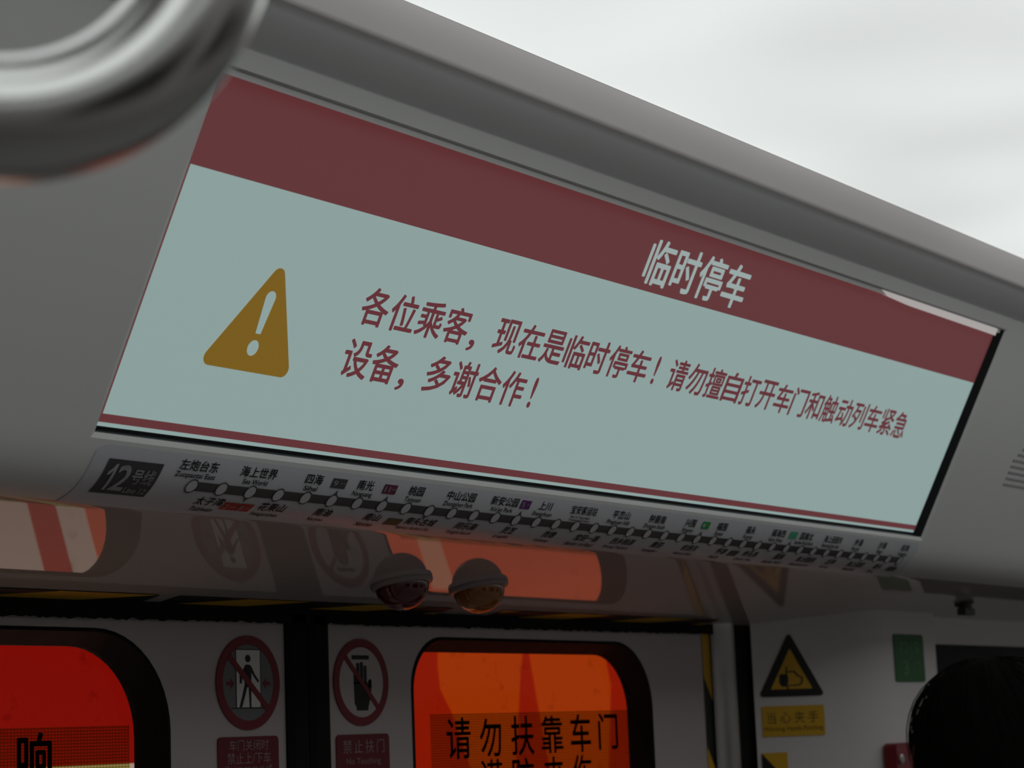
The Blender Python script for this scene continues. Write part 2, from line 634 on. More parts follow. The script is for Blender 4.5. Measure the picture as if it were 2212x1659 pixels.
def door_leaf(name, x0, x1, wx0, wx1, g0, g1, r, seal_x0, seal_x1, label):
    t = thing(name, ((x0 + x1) / 2, DOOR_Y + 0.01, FL), label, 'door', kind='structure')
    fl = rrect(wx0, WIN_B, wx1, z_front_t, r, 12)
    gl = rrect(g0, WIN_B + 0.004, g1, z_glass_t, [q * 0.9 for q in r], 12)
    def grow(lp, d):
        cx = sum(q[0] for q in lp) / len(lp); cz = sum(q[1] for q in lp) / len(lp)
        hw = max(q[0] for q in lp) - cx; hh = max(q[1] for q in lp) - cz
        return [(cx + (q[0] - cx) * (1 + d / hw), cz + (q[1] - cz) * (1 + d / hh)) for q in lp]
    plate('leaf_panel', FD, [[(x0, FL), (x1, FL), (x1, DOOR_TOP), (x0, DOOR_TOP)], grow(fl, 0.0012)], -0.024, 0.0, M_door, t)
    n = len(fl)
    V = [FD.pt(a, b, 0.0002) for a, b in grow(fl, 0.0022)] + [FD.pt(a, b, 0.0008) for a, b in fl] + [FD.pt(a, b, -GL_D) for a, b in gl] + [FD.pt(a, b, -GL_D - 0.004) for a, b in gl]
    mesh('window_gasket', V, [(r * n + i, r * n + (i + 1) % n, r * n + n + (i + 1) % n, r * n + n + i) for r in range(3) for i in range(n)], M_rubber, t, None, False)
    g = plate('window_glass', FD, [gl], -GL_D - 0.003, -GL_D, M_glass, t)
    # rubber finger guard at the meeting edge
    V, Fc = [], []
    prof = [(seal_x0, -0.016), (seal_x0, 0.002), (seal_x0 + 0.004, 0.0045), (seal_x1 - 0.004, 0.0045), (seal_x1, 0.002), (seal_x1, -0.016)]
    for x, z in prof:
        V += [FD.pt(x, FL, z), FD.pt(x, DOOR_TOP - 0.004, z)]
    Fc = [(2 * i, 2 * i + 2, 2 * i + 3, 2 * i + 1) for i in range(len(prof) - 1)]
    mesh('rubber_seal', V, Fc, M_rubber, t)
    return t


RW0 = hit_y(895, 1600, DOOR_Y)[0]
RW1 = hit_y(1410, 1600, DOOR_Y)[0]
LW1 = hit_y(363, 1610, DOOR_Y)[0]
LW0 = LEAF_L + (LEAF_R - RW1)
gR1 = hit_y(1367, 1610, DOOR_Y + GL_D)[0]
gL1 = hit_y(300, 1610, DOOR_Y + GL_D)[0]
door_r = door_leaf('door_1', SEAM1, LEAF_R, RW0, RW1, RW0 + 0.004, gR1, [0.052, 0.036, 0.03, 0.03], SEAMC + 0.0004, SEAM1,
                   'grey sliding door leaf whose window sticker has a full line of characters')
door_l = door_leaf('door_2', LEAF_L, SEAM0, LW0, LW1, LW0 + 0.01, gL1, [0.060, 0.05, 0.03, 0.03], SEAM0, SEAMC - 0.0004,
                   'grey sliding door leaf with a deep red window and one black character on its sticker')

# brush seal along the door head, ragged lower edge
V, Fc = [], []
nb = 420
xa, xb = LEAF_L, 1.742 * DOOR_Y
for i in range(nb + 1):
    x = xa + (xb - xa) * i / nb
    zb = 0.0864 * 0.9055 + 0.0014 * mnoise.noise(Vector((x * 160, 0, 3))) + 0.0013 * mnoise.noise(Vector((x * 620, 5, 1))) + 0.0022 * (x - 1.06) / 0.5 * 0.9
    V += [(x, 0.9055, DOOR_TOP + 0.001), (x, 0.9055, zb), (x, 0.9092, zb + 0.001)]
for i in range(nb):
    a = 3 * i
    Fc += [(a, a + 3, a + 4, a + 1), (a + 1, a + 4, a + 5, a + 2)]
props(mesh('trim_3', V, Fc, M_brush), 'black ragged brush seal along the head of the doors', 'brush seal', kind='structure')

# jamb post and gap seal
FP = F((0, 0.905, 0), (1, 0, 0), (0, 0, 1))
j0 = hit_y(1548, 1500, 0.905)[0]; j1 = hit_y(1590, 1500, 0.905)[0]
V, Fc = [], []
for i in range(9):
    a = math.pi * i / 8
    x = (j0 + j1) / 2 - math.cos(a) * (j1 - j0) / 2
    y = 0.908 - 0.010 * math.sin(a)
    V += [(x, y, FL), (x, y, under_z(0.9) + 0.002)]
Fc = [(2 * i, 2 * i + 2, 2 * i + 3, 2 * i + 1) for i in range(8)]
props(mesh('trim_4', V, Fc, M_steel, None, None, True), 'grey rounded metal door jamb between the leaf and the black gap', 'door jamb', kind='structure')
v, f = box_vf(j1 - 0.004, 0.9045, FL, SP0[0] + 0.004, 0.925, under_z(0.905) + 0.003)
props(mesh('trim_5', v, f, M_rubber), 'black rubber gap strip between the door jamb and the splayed wall', 'gap seal', kind='structure')

v, f = box_vf(LEAF_R - 0.012, 0.938, FL, X_EDGE, 0.962, 0.40)  # unseen backing added to stop lightbox glow leaking past the jamb
props(mesh('light_block_jamb', v, f, M_rubber), 'unseen dark backing added behind the door jamb to block light', 'wall', kind='structure')
v, f = box_vf(0.3, 0.938, DOOR_TOP - 0.004, LEAF_R, 0.962, 0.40)  # added out of sight to close the light gap over the leaves
props(mesh('light_block_over_doors', v, f, M_rubber), 'unseen dark backing added above the door leaves to block light, behind the header', 'wall', kind='structure')

# ------------------------------------------------------------------ display screen
REC = 0.006
scr = thing('display_screen', (1.134, 0.68, 0.21), 'wide glowing screen with a red header and amber warning triangle over the train doors', 'screen')


def su(u, v_):
    return u * 0.9, -v_ * SH


V, Fc = [], []
c2 = [(q[0], q[1]) for q in c1]
for i in range(4):
    j = (i + 1) % 4
    n = len(V)
    e2 = [(0, 0), (0.9926 * ow, 0), (0.9926 * ow, -SH), (0, -SH)]
    V += [fp(*c2[i], -0.0012), fp(*c2[j], -0.0012), fp(*e2[j], -REC - 0.0002), fp(*e2[i], -REC - 0.0002)]
    Fc.append((n, n + 1, n + 2, n + 3))
# pale metal lip along the upper edge of the glass
n = len(V)
V += [fp(0, -0.0 * SH, -0.0016), fp(0.9926 * ow, -0.0 * SH, -0.0016), fp(0.9926 * ow, -0.018 * SH, -0.0016), fp(0, -0.018 * SH, -0.0016)]
Fc.append((n + 3, n + 2, n + 1, n))
LIP = len(Fc) - 1
# lower black border of the glass
n = len(V)
V += [fp(-0.004, -0.9905 * SH, -REC + 0.0003), fp(ow, -0.9905 * SH, -REC + 0.0003), fp(ow, -1.03 * SH, -REC + 0.0003), fp(-0.004, -1.03 * SH, -REC + 0.0003)]
Fc.append((n + 3, n + 2, n + 1, n))
n = len(V)
V += [fp(-0.02, 0.004, -REC - 0.004), fp(ow + 0.004, 0.004, -REC - 0.004), fp(ow + 0.004, -1.05 * SH, -REC - 0.004), fp(-0.02, -1.05 * SH, -REC - 0.004)]
Fc.append((n + 3, n + 2, n + 1, n))
mesh('bezel', V, Fc, [M_bezel, M_cover], scr, [1 if i == LIP else 0 for i in range(len(Fc))])


def scr_rect(name, u0, v0, u1, v1, z, m_, parent):
    return mesh(name, [fp(u0 * 0.9, -v1 * SH, z), fp(u1 * 0.9, -v1 * SH, z), fp(u1 * 0.9, -v0 * SH, z), fp(u0 * 0.9, -v0 * SH, z)], [(0, 1, 2, 3)], m_, parent)


img = scr_rect('screen', -0.01, 0.018, 0.9995, 0.9905, -REC, M_scr_white, scr)
img['label'] = 'pale blue-white screen face'
hb = scr_rect('header_band', -0.01, 0.018, 0.9995, 0.2655, -REC + 0.0002, M_scr_red, img)
hb['label'] = 'red band across the top of the screen'
fb = mesh('footer_line', [], [], M_scr_red, img)
bpy.data.objects.remove(fb)
V, Fc = [], []
for (u0, v0, u1, v1) in ((-0.01, 0.9555, 0.9995, 0.9790), (-0.01, 0.2655, 0.0062, 0.9555)):
    n = len(V)
    V += [fp(u0 * 0.9, -v1 * SH, -REC + 0.0002), fp(u1 * 0.9, -v1 * SH, -REC + 0.0002), fp(u1 * 0.9, -v0 * SH, -REC + 0.0002), fp(u0 * 0.9, -v0 * SH, -REC + 0.0002)]
    Fc.append((n, n + 1, n + 2, n + 3))
fb = mesh('footer_line', V, Fc, M_scr_red, img)
fb['label'] = 'thin red frame line along the foot of the screen'
FS = F(FSCR.pt(0, 0, -REC), FSCR.ax, FSCR.ay)
ZT = 0.0004
tt = text('title_text', FS, [('临时停车', (0.4318 * 0.9, -0.2425 * SH, 0.5670 * 0.9, -0.0800 * SH))], ZT, M_scr_title, img, bold=0.017)
tt['label'] = 'white characters of the screen title'


def char_row(s_, u0, pitch, v0, v1):
    items = []
    for i, ch in enumerate(s_):
        if ch == '，':
            items.append((ch, ((u0 + (i + 0.10) * pitch) * 0.9, -(v1 + 0.012) * SH, (u0 + (i + 0.36) * pitch) * 0.9, -(v1 - 0.026) * SH)))
        elif ch == '！':
            items.append(('!', ((u0 + (i + 0.28) * pitch) * 0.9, -(v1 - 0.006) * SH, (u0 + (i + 0.43) * pitch) * 0.9, -(v0 + 0.006) * SH)))
        else:
            items.append((ch, ((u0 + (i + 0.035) * pitch) * 0.9, -v1 * SH, (u0 + (i + 0.965) * pitch) * 0.9, -v0 * SH)))
    return items


rowsT = char_row('各位乘客，现在是临时停车！请勿擅自打开车门和触动列车紧急', 0.1700, 0.02602, 0.4660, 0.5830)
rowsT += char_row('设备，多谢合作！', 0.1698, 0.02602, 0.6270, 0.7460)
mt = text('message_text', FS, rowsT, ZT, M_scr_text, img, bold=0.017)
mt['label'] = 'dark red characters of the announcement'


def rounded_poly(pts, r, n=8):
    out = []
    N = len(pts)
    for i in range(N):
        p0, p1, p2 = (np.array(pts[(i + k) % N], float) for k in (-1, 0, 1))
        a = (p0 - p1) / np.linalg.norm(p0 - p1); b = (p2 - p1) / np.linalg.norm(p2 - p1)
        half = math.acos(max(-1, min(1, a @ b))) / 2
        d = r / math.tan(half)
        q0, q2 = p1 + a * d, p1 + b * d
        c = p1 + (a + b) / np.linalg.norm(a + b) * (r / math.sin(half))
        a0 = math.atan2(*(q0 - c)[::-1]); a1 = math.atan2(*(q2 - c)[::-1])
        da = (a1 - a0 + math.pi) % (2 * math.pi) - math.pi
        for k in range(n + 1):
            th = a0 + da * k / n
            out.append((c[0] + r * math.cos(th), c[1] + r * math.sin(th)))
    return out


ax_, ay_ = su(0.0962, 0.4520)
bl, br = su(0.0588, 0.7800), su(0.1332, 0.7800)
tri = rounded_poly([(ax_, ay_), (bl[0], bl[1]), (br[0], br[1])], 0.0042)
cx = ax_
bar = []
yt, yb = su(0, 0.5430)[1], su(0, 0.6690)[1]
for k in range(9):
    th = math.pi * k / 8
    bar.append((cx + 0.0036 * math.cos(th), yt - 0.0036 + 0.0036 * math.sin(th)))
bar += [(cx - 0.0019, yb), (cx + 0.0019, yb)]
dot = circ(cx, su(0, 0.7110)[1], 0.0039, 0.0041, 24)
wi = plate('warning_icon', FS, [tri, bar, dot], 0.0002, 0.0004, M_scr_amber, img)
wi['label'] = 'amber warning triangle with an exclamation mark'
# added glowing sliver standing in for a reflection along the upper edge
M_sliver = mat('reflection_glow', (0.85, 0.80, 0.78), 0.4, 0.4, emit=(0.24, 0.22, 0.215))
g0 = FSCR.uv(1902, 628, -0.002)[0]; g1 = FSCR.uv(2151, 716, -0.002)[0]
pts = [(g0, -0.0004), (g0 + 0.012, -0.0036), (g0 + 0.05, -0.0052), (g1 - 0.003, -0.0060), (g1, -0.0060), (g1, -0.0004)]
gk = plate('reflection_sliver', FSCR, [pts], -0.0050, -0.0011, M_sliver, scr)
gk['label'] = 'pale glowing sliver standing in for a reflection along the upper edge'

# ------------------------------------------------------------------ route map strip
rm = thing('route_map', (1.134, 0.715, 0.13), 'curved grey line map strip with station names under the screen', 'route map')


def cut_rows(verts2, faces, step=0.0014):
    import bmesh
    bm = bmesh.new()
    vs = [bm.verts.new((a, b, 0)) for a, b in verts2]
    for q in faces:
        try:
            bm.faces.new([vs[i] for i in q])
        except ValueError:
            pass
    ys = [b for _, b in verts2]
    k0, k1 = int(math.floor(min(ys) / step)), int(math.ceil(max(ys) / step))
    for k in range(k0 + 1, k1):
        bmesh.ops.bisect_plane(bm, geom=bm.verts[:] + bm.edges[:] + bm.faces[:], plane_co=(0, k * step, 0), plane_no=(0, 1, 0), dist=1e-7)
    bm.verts.index_update()
    v = [(p.co.x, p.co.y) for p in bm.verts]
    f = [tuple(p.index for p in q.verts) for q in bm.faces]
    bm.free()
    return v, f


def on_strip(name, verts2, faces, off, m_, parent, fm=None):
    if fm is None and name not in ('backing_sheet',):
        verts2, faces = cut_rows(verts2, faces)
    return mesh(name, [strip_pt(a, -b, off) for a, b in verts2], faces, m_, parent, fm)


# backing sheet: X along, s down, rounded upper corners
RX0, RX1 = 0.6878, 1.5850
S_T, S_BOT = 0.0046, 0.0440
V, Fc = [], []
ss = np.linspace(S_T, S_BOT, 40)
for s_ in ss:
    d_ = max(0.0, 0.006 - (s_ - S_T))
    ins = 0.006 - math.sqrt(max(0.0, 0.006 ** 2 - d_ ** 2))
    V += [(RX0 + ins, -s_), (1.0, -s_), (1.3, -s_), (RX1 - ins, -s_)]
for i in range(len(ss) - 1):
    for k in range(3):
        a = 4 * i + k
        Fc.append((a, a + 4, a + 5, a + 1))
o = on_strip('backing_sheet', V, Fc, 0.0004, M_sheet, rm)
for p in o.data.polygons:
    p.use_smooth = True


def grid_box(x0, s0, x1, s1, n=6):
    V, Fc = [], []
    for i in range(n + 1):
        s_ = s0 + (s1 - s0) * i / n
        V += [(x0, -s_), (x1, -s_)]
    return V, [(2 * i, 2 * i + 2, 2 * i + 3, 2 * i + 1) for i in range(n)]


def strip_box_px(x0, y0, x1, y1):
    """pixel corners (upper-left, lower-left...) averaged to a box on the strip"""
    a = strip_uv(x0, y0); b = strip_uv(x1, y1)
    return a[0], a[1], b[0], b[1]


# line badge
bx0 = (0.6968 + 0.6982) / 2; bx1 = (0.7328 + 0.734) / 2
v, f = grid_box(bx0, 0.0112, bx1, 0.0314, 10)
lb = on_strip('line_badge', v, f, 0.0007, M_badge, rm)
lb['label'] = 'dark square badge with the line number 12'


def strip_text(name, items, off, m_, parent, bold=0.0):
    V, Fc = [], []
    for it in items:
        body, (x0, s0, x1, s1) = it[0], it[1]
        v, f = fitted(body, (x0, -s1, x1, -s0), bold)
        n = len(V)
        V += v
        Fc += [tuple(i + n for i in q) for q in f]
    return on_strip(name, V, Fc, off, m_, parent)


bw = bx1 - bx0
ONE = [(0.62, 0.0), (1.0, 0.0), (1.0, 1.0), (0.68, 1.0), (0.36, 0.82), (0.0, 0.72), (0.0, 0.58), (0.32, 0.62), (0.62, 0.76)]
on_strip('digit', [(bx0 + (0.08 + 0.125 * a) * bw, -(0.0285 - 0.0150 * b)) for a, b in ONE], [tuple(range(len(ONE)))], 0.0010, M_badgetext, lb)
strip_text('lettering', [('2', (bx0 + 0.25 * bw, 0.0135, bx0 + 0.50 * bw, 0.0285)),
                         ('号线', (bx0 + 0.53 * bw, 0.0150, bx0 + 0.93 * bw, 0.0235)),
                         ('Line 12', (bx0 + 0.54 * bw, 0.0255, bx0 + 0.93 * bw, 0.0292))], 0.0010, M_badgetext, lb, 0.015)

DX0, DXP = 0.7581, 0.02118
ND = 39
dotx = [DX0 + DXP * i for i in range(ND)]
S_L = 0.0212
v, f = grid_box(dotx[0], S_L - 0.0027, dotx[-1], S_L + 0.0027, 4)
on_strip('route_line', v, f, 0.0007, M_lineprint, rm)


def dot_mesh():
    ring_o = circ(0, 0, 0.0041, 0.0042, 28)
    ring_i = circ(0, 0, 0.0033, 0.0034, 28)
    V = [(DX0 + a, -S_L + b) for a, b in ring_o] + [(DX0 + a, -S_L + b) for a, b in ring_i]
    n = 28
    Fc = [(i, (i + 1) % n, n + (i + 1) % n, n + i) for i in range(n)] + [tuple(range(n, 2 * n))]
    return on_strip('station_dot', V, Fc, 0.0010, [M_lineprint, M_sheet], rm, [0] * n + [1])


d0 = dot_mesh()
for i in range(1, ND):
    c = d0.copy()
    COL.objects.link(c)
    c.location = (U * DXP * i, 0, 0)

UP = [('左炮台东', 'Zuopaotai East'), ('海上世界', 'Sea World'), ('四海', 'Sihai'), ('南光', 'Nanguang'), ('桃园', 'Taoyuan'), ('中山公园', 'Zhongshan Park'),
      ('新安公园', "Xin'an Park"), ('上川', 'Shangchuan'), ('宝安客运站', "Bao'an Passenger\nTransport Terminal"), ('平峦山', 'Pingluan Hill'),
      ('钟屋南', 'Zhongwu South'), ('兴围', 'Xingwei'), ('福围', 'Fuwei'), ('福永', 'Fuyong'), ('福海西', 'Fuhai West'), ('国展北', 'Shenzhen World North'),
      ('海上田园东', 'Waterlands Resort East'), ('步涌', 'Buyong'), ('沙浦', 'Shapu'), ('松岗', 'Songgang')]
LO = [('太子湾', 'Taiziwan'), ('花果山', 'Huaguoshan'), ('南油', 'Nanyou'), ('南山', 'Nanshan'), ('南头古城', 'Nantou Ancient City'), ('同乐南', 'Tongle South'),
      ('灵芝', 'Lingzhi'), ('流塘', 'Liutang'), ('宝田一路', 'Baotian 1st Road'), ('西乡桃源', 'Xixiang Taoyuan'), ('黄田', 'Huangtian'), ('机场东', 'Airport East'),
      ('怀德', 'Huaide'), ('桥头西', 'Qiaotou West'), ('国展', 'Shenzhen World'), ('海上田园南', 'Waterlands Resort South'), ('后亭', 'Houting'), ('海上田园', 'Waterlands'), ('碧头', 'Bitou')]
SHIFT_UP = {0: -0.0012}


def name_part(cn, en, xc, upper):
    em = 0.0067
    wc = em * len(cn)
    if len(cn) >= 5:
        wc = em * 4.3
    if upper:
        rows_ = [(cn, (xc - wc / 2, 0.0070, xc + wc / 2, 0.0128))]
        if '\n' in en:
            a, b = en.split('\n')
            rows_ += [(a, (xc - 0.0115, 0.0139, xc + 0.0100, 0.0159)), (b, (xc - 0.0125, 0.0160, xc + 0.0105, 0.0180))]
        else:
            we = min(0.00192 * len(en) + 0.001, 0.0285)
            rows_ += [(en, (xc - we / 2, 0.0137 if any(q in en for q in 'gyp') else 0.0138, xc + we / 2, 0.0174 if any(q in en for q in 'gyp') else 0.0167))]
        return strip_text('station_name', rows_, 0.0008, M_black, rm, 0.014)
    rows_ = [(cn, (xc - wc / 2, 0.0268, xc + wc / 2, 0.0330))]
    we = min(0.00192 * len(en) + 0.001, 0.030)
    rows_ += [(en, (xc - we / 2, 0.0350, xc + we / 2, 0.0390))]
    return strip_text('station_name', rows_, 0.0008, M_black, rm, 0.014)


up_x = [0.7571, 0.8002, 0.8428, 0.8850, 0.9293, 0.9711, 1.0138, 1.0556, 1.0980, 1.1408, 1.1845, 1.2267, 1.2688, 1.3092, 1.3500, 1.3930, 1.4354, 1.4776, 1.5193, 1.5605]
lo_x = [0.7785, 0.8250, 0.8654, 0.9070, 0.9500, 0.9929, 1.0355, 1.0782, 1.1206, 1.1627, 1.2045, 1.2470, 1.2900, 1.3310, 1.3740, 1.4159, 1.4560, 1.4980, 1.5372]
for (cn, en), x in zip(UP, up_x):
    name_part(cn, en, x, True)
for (cn, en), x in zip(LO, lo_x):
    name_part(cn, en, x, False)

M_b11 = mat('badge_maroon', (0.15, 0.03, 0.065), 0.4, 0.35, var=0.0)
M_b5 = mat('badge_purple', (0.13, 0.025, 0.17), 0.4, 0.35, var=0.0)
M_b1 = mat('badge_green', (0.01, 0.34, 0.06), 0.4, 0.35, var=0.0)
M_b20 = mat('badge_teal', (0.07, 0.42, 0.24), 0.4, 0.35, var=0.0)
M_b2 = mat('badge_red', (0.52, 0.05, 0.035), 0.4, 0.35, var=0.0)
M_bol = mat('badge_olive', (0.10, 0.11, 0.06), 0.4, 0.35, var=0.0)


def transfer(x0, x1, s0, s1, m_, num, label, dot=None, up=True):
    v, f = grid_box(x0, s0, x1, s1, 4)
    b = on_strip('transfer_badge', v, f, 0.0007, m_, rm)
    b['label'] = label
    if num:
        w_ = x1 - x0
        strip_text('lettering', [(num, (x0 + 0.10 * w_, s0 + 0.0012, x0 + (0.38 if len(num) == 1 else 0.48) * w_, s1 - 0.0012)),
                                 ('号线', (x0 + 0.55 * w_, s0 + 0.0022, x0 + 0.92 * w_, s1 - 0.0026))], 0.0010, M_badgetext, b)
    if dot is not None:
        x = dotx[dot]
        if up:
            pts = [(x - 0.0016, -(S_L - 0.0034)), (x + 0.0016, -(S_L - 0.0034)), (x + 0.0003, -(S_L - 0.0068))]
        else:
            pts = [(x - 0.0016, -(S_L + 0.0034)), (x + 0.0016, -(S_L + 0.0034)), (x + 0.0003, -(S_L + 0.0068))]
        on_strip('pointer', pts, [(0, 1, 2)], 0.0009, M_lineprint, rm)


transfer(0.8572, 0.8690, 0.0080, 0.0135, M_badge, '9', 'grey interchange badge for line 9', 5)
transfer(0.9004, 0.9118, 0.0080, 0.0135, M_b11, '11', 'maroon interchange badge for line 11', 7)
transfer(1.0300, 1.0400, 0.0078, 0.0133, M_b5, '5', 'purple interchange badge for line 5', 13)
transfer(1.2418, 1.2520, 0.0078, 0.0130, M_b1, '1', 'green interchange badge for line 1', 23)
transfer(1.3666, 1.3780, 0.0075, 0.0130, M_b20, None, 'teal interchange badge', 29)
transfer(0.7895, 0.8001, 0.0293, 0.0355, M_b2, '2', 'red interchange badge for line 2', 2, False)
transfer(0.8006, 0.8110, 0.0293, 0.0355, M_b2, '8', 'red interchange badge for line 8')
transfer(0.9206, 0.9338, 0.0293, 0.0352, M_bol, None, 'olive interchange badge', 9, False)
transfer(1.3020, 1.3140, 0.0280, 0.0340, M_badge, None, 'dark grey interchange badge', 27, False)
transfer(1.5560, 1.5720, 0.0285, 0.0340, M_badge, None, 'dark grey interchange badge at the end of the line', 38, False)

# ------------------------------------------------------------------ indicator lamps under the header
al = math.radians(9.8)
UN = np.array([0, -math.sin(al), -math.cos(al)])       # outward normal of the underside
UP0 = np.array([0, PROF[-1][0], PROF[-1][1]])
M_housing = mat('lamp_housing', (0.36, 0.30, 0.29), 0.35, 0.4)


def lens_mat(name, c):
    return mat(name, c, 0.12, 0.6, coat=0.6, var=0.04)


def lamp(px, py, r, m_lens, label):
    v = ray(px, py)
    c = v * ((UP0 @ UN) / (v @ UN))
    t = thing('indicator_lamp', c, label, 'indicator lamp', 'indicator lamps under the header')
    pr = [(-0.002, r * 1.10), (0.08 * r, r * 1.12), (0.17 * r, r * 1.08), (0.20 * r, r * 0.99), (0.20 * r, r * 0.90)]
    V_, F_ = lathe(pr, c, UN)
    mesh('rim', V_, F_, M_housing, t, None, False)
    pr = [(0.12 * r + r * 0.90 * math.sin(a), r * 0.96 * math.cos(a) + 1e-5) for a in np.linspace(0, math.pi / 2 - 0.03, 16)]
    V_, F_ = lathe(pr, c, UN)
    mesh('lens', V_, F_, m_lens, t, None, True)
    return t


lamp(867, 1256, 0.0180, lens_mat('red_lens', (0.11, 0.007, 0.016)), 'dark red dome lamp with a pale rim on the header underside')
lamp(1033, 1265, 0.0180, lens_mat('amber_lens', (0.32, 0.105, 0.010)), 'amber dome lamp with a pale rim on the header underside')

# ------------------------------------------------------------------ hazard tape
def hazard(name, fr, x0, x1, y0, y1, period, slope, phase, z, label, along='x', group=None):
    """striped tape: yellow slab with black slanted bands clipped to the strip"""
    V, Fc, fm = [], [], []

    def poly(pts, k, zz):
        n = len(V)
        V.extend(fr(a, b, zz) for a, b in pts)
        Fc.append(tuple(range(n, n + len(pts))))
        fm.append(k)
    poly([(x0, y0), (x1, y0), (x1, y1), (x0, y1)], 0, z)

    def clip(pts, lo, hi, ax):
        for lim, sgn in ((lo, 1), (hi, -1)):
            out = []
            for i in range(len(pts)):
                p, q = pts[i], pts[(i + 1) % len(pts)]
                dp, dq = (p[ax] - lim) * sgn, (q[ax] - lim) * sgn
                if dp >= 0: out.append(p)
                if dp * dq < 0:
                    k = dp / (dp - dq)
                    out.append((p[0] + (q[0] - p[0]) * k, p[1] + (q[1] - p[1]) * k))
            pts = out
            if not pts: break
        return pts
    if along == 'x':
        n0 = int((x1 - x0) / period) + 3
        for i in range(-2, n0):
            a = x0 + phase + i * period
            q = clip([(a, y0), (a + period / 2, y0), (a + period / 2 + slope, y1), (a + slope, y1)], x0, x1, 0)
            if len(q) > 2: poly(q, 1, z + 0.0002)
    else:
        n0 = int((y1 - y0) / period) + 3
        for i in range(-2, n0):
            a = y1 - phase - i * period
            q = clip([(x0, a), (x0, a - period / 2), (x1, a - period / 2 - slope), (x1, a - slope)], y0, y1, 1)
            if len(q) > 2: poly(q, 1, z + 0.0002)
    o = mesh(name, V, Fc, [M_yellow, M_black], None, fm)
    return props(o, label, 'tape', group)


tx0 = hit_y(1518, 1450, DOOR_Y)[0]; tx1 = LEAF_R - 0.0005
zz0 = hit_y(1535, 1362, DOOR_Y)[2]
za = hit_y(1520, 1462, DOOR_Y)[2]; zb_ = hit_y(1531, 1612, DOOR_Y)[2]; zs = hit_y(1552, 1516, DOOR_Y)[2]
hazard('hazard_tape', lambda a, b, z: FD.pt(a, b, z), tx0, tx1, -0.6, zz0, 2 * (za - zb_), za - zs, zz0 - za, 0.0006,
       'yellow and black hazard tape down the edge of the door leaf', 'y', 'hazard tapes')
g = 'hazard tapes'


def under_fr(a, b, z):
    return strip_pt(a, b, z)


sA = float(np.interp(-0.1026, -PK, PS)); sB = PS[-1] - 0.002
for (p0, p1, per, ph, lab) in ((-60, 330, 0.155, -0.02, 'hazard tape piece on the header underside above the red window'),
                               (372, 965, 0.120, 0.0, 'hazard tape piece on the header underside beneath the red and amber lamps'),
                               (1075, 1540, 0.125, 0.02, 'hazard tape piece on the header underside above the orange window')):
    xa_ = hit_y(p0, 1300, 0.895)[0]; xb_ = hit_y(p1, 1330, 0.895)[0]
    hazard('hazard_tape', under_fr, xa_, xb_, sA, sB, per, -0.05, ph, 0.0006, lab, 'x', g)

# ------------------------------------------------------------------ stickers on the doors
FDS = F((0, DOOR_Y - 0.0003, 0), (1, 0, 0), (0, 0, 1))
STK = 0.0007


def door_circle(px_t, px_b, px_l, px_r):
    t_ = FDS.uv(*px_t); b_ = FDS.uv(*px_b)
    r = (t_[1] - b_[1]) / 2
    cx = (FDS.uv(*px_l)[0] + FDS.uv(*px_r)[0]) / 2
    return cx, (t_[1] + b_[1]) / 2, r


def slash(cx, cy, r, wd, a=-45, rin=0.82):
    th = math.radians(a)
    d = np.array([math.cos(th), math.sin(th)]); n_ = np.array([-d[1], d[0]])
    c = np.array([cx, cy])
    return [tuple(c + d * r * rin * s1 + n_ * r * wd * s2) for s1, s2 in ((-1, -1), (1, -1), (1, 1), (-1, 1))]


def ring_loops(cx, cy, r):
    return [circ(cx, cy, r, n=64), circ(cx, cy, r * 0.805, n=64)]


# no boarding while the doors close
cx, cy, r = door_circle((533, 1373), (536, 1577), (467, 1475), (600, 1475))
t = thing('prohibition_sign', (cx, DOOR_Y, cy), 'round red-ringed sticker of a walking figure struck through in a doorway', 'sign', 'round prohibition stickers on the doors')
N = lambda q: [(cx + a * r, cy + b * r) for a, b in q]
plate('backing', FDS, [circ(cx, cy, r * 0.82, n=64)], 0, STK, M_greyprint, t)
plate('ring', FDS, ring_loops(cx, cy, r), 0.0001, STK + 0.0003, M_redprint, t)
body = [N([(-0.15, 0.30), (-0.10, 0.375), (-0.03, 0.385), (0.05, 0.375), (0.10, 0.33), (0.20, 0.17), (0.33, 0.04), (0.31, 0.0), (0.27, 0.02), (0.14, 0.15), (0.09, 0.22),
           (0.08, -0.08), (0.07, -0.50), (0.10, -0.55), (0.03, -0.55), (0.02, -0.50), (0.0, -0.10), (-0.05, -0.10), (-0.11, -0.26), (-0.22, -0.52), (-0.30, -0.52),
           (-0.20, -0.26), (-0.13, -0.05), (-0.12, 0.16), (-0.20, 0.12), (-0.22, -0.02), (-0.28, -0.02), (-0.28, 0.16)])]
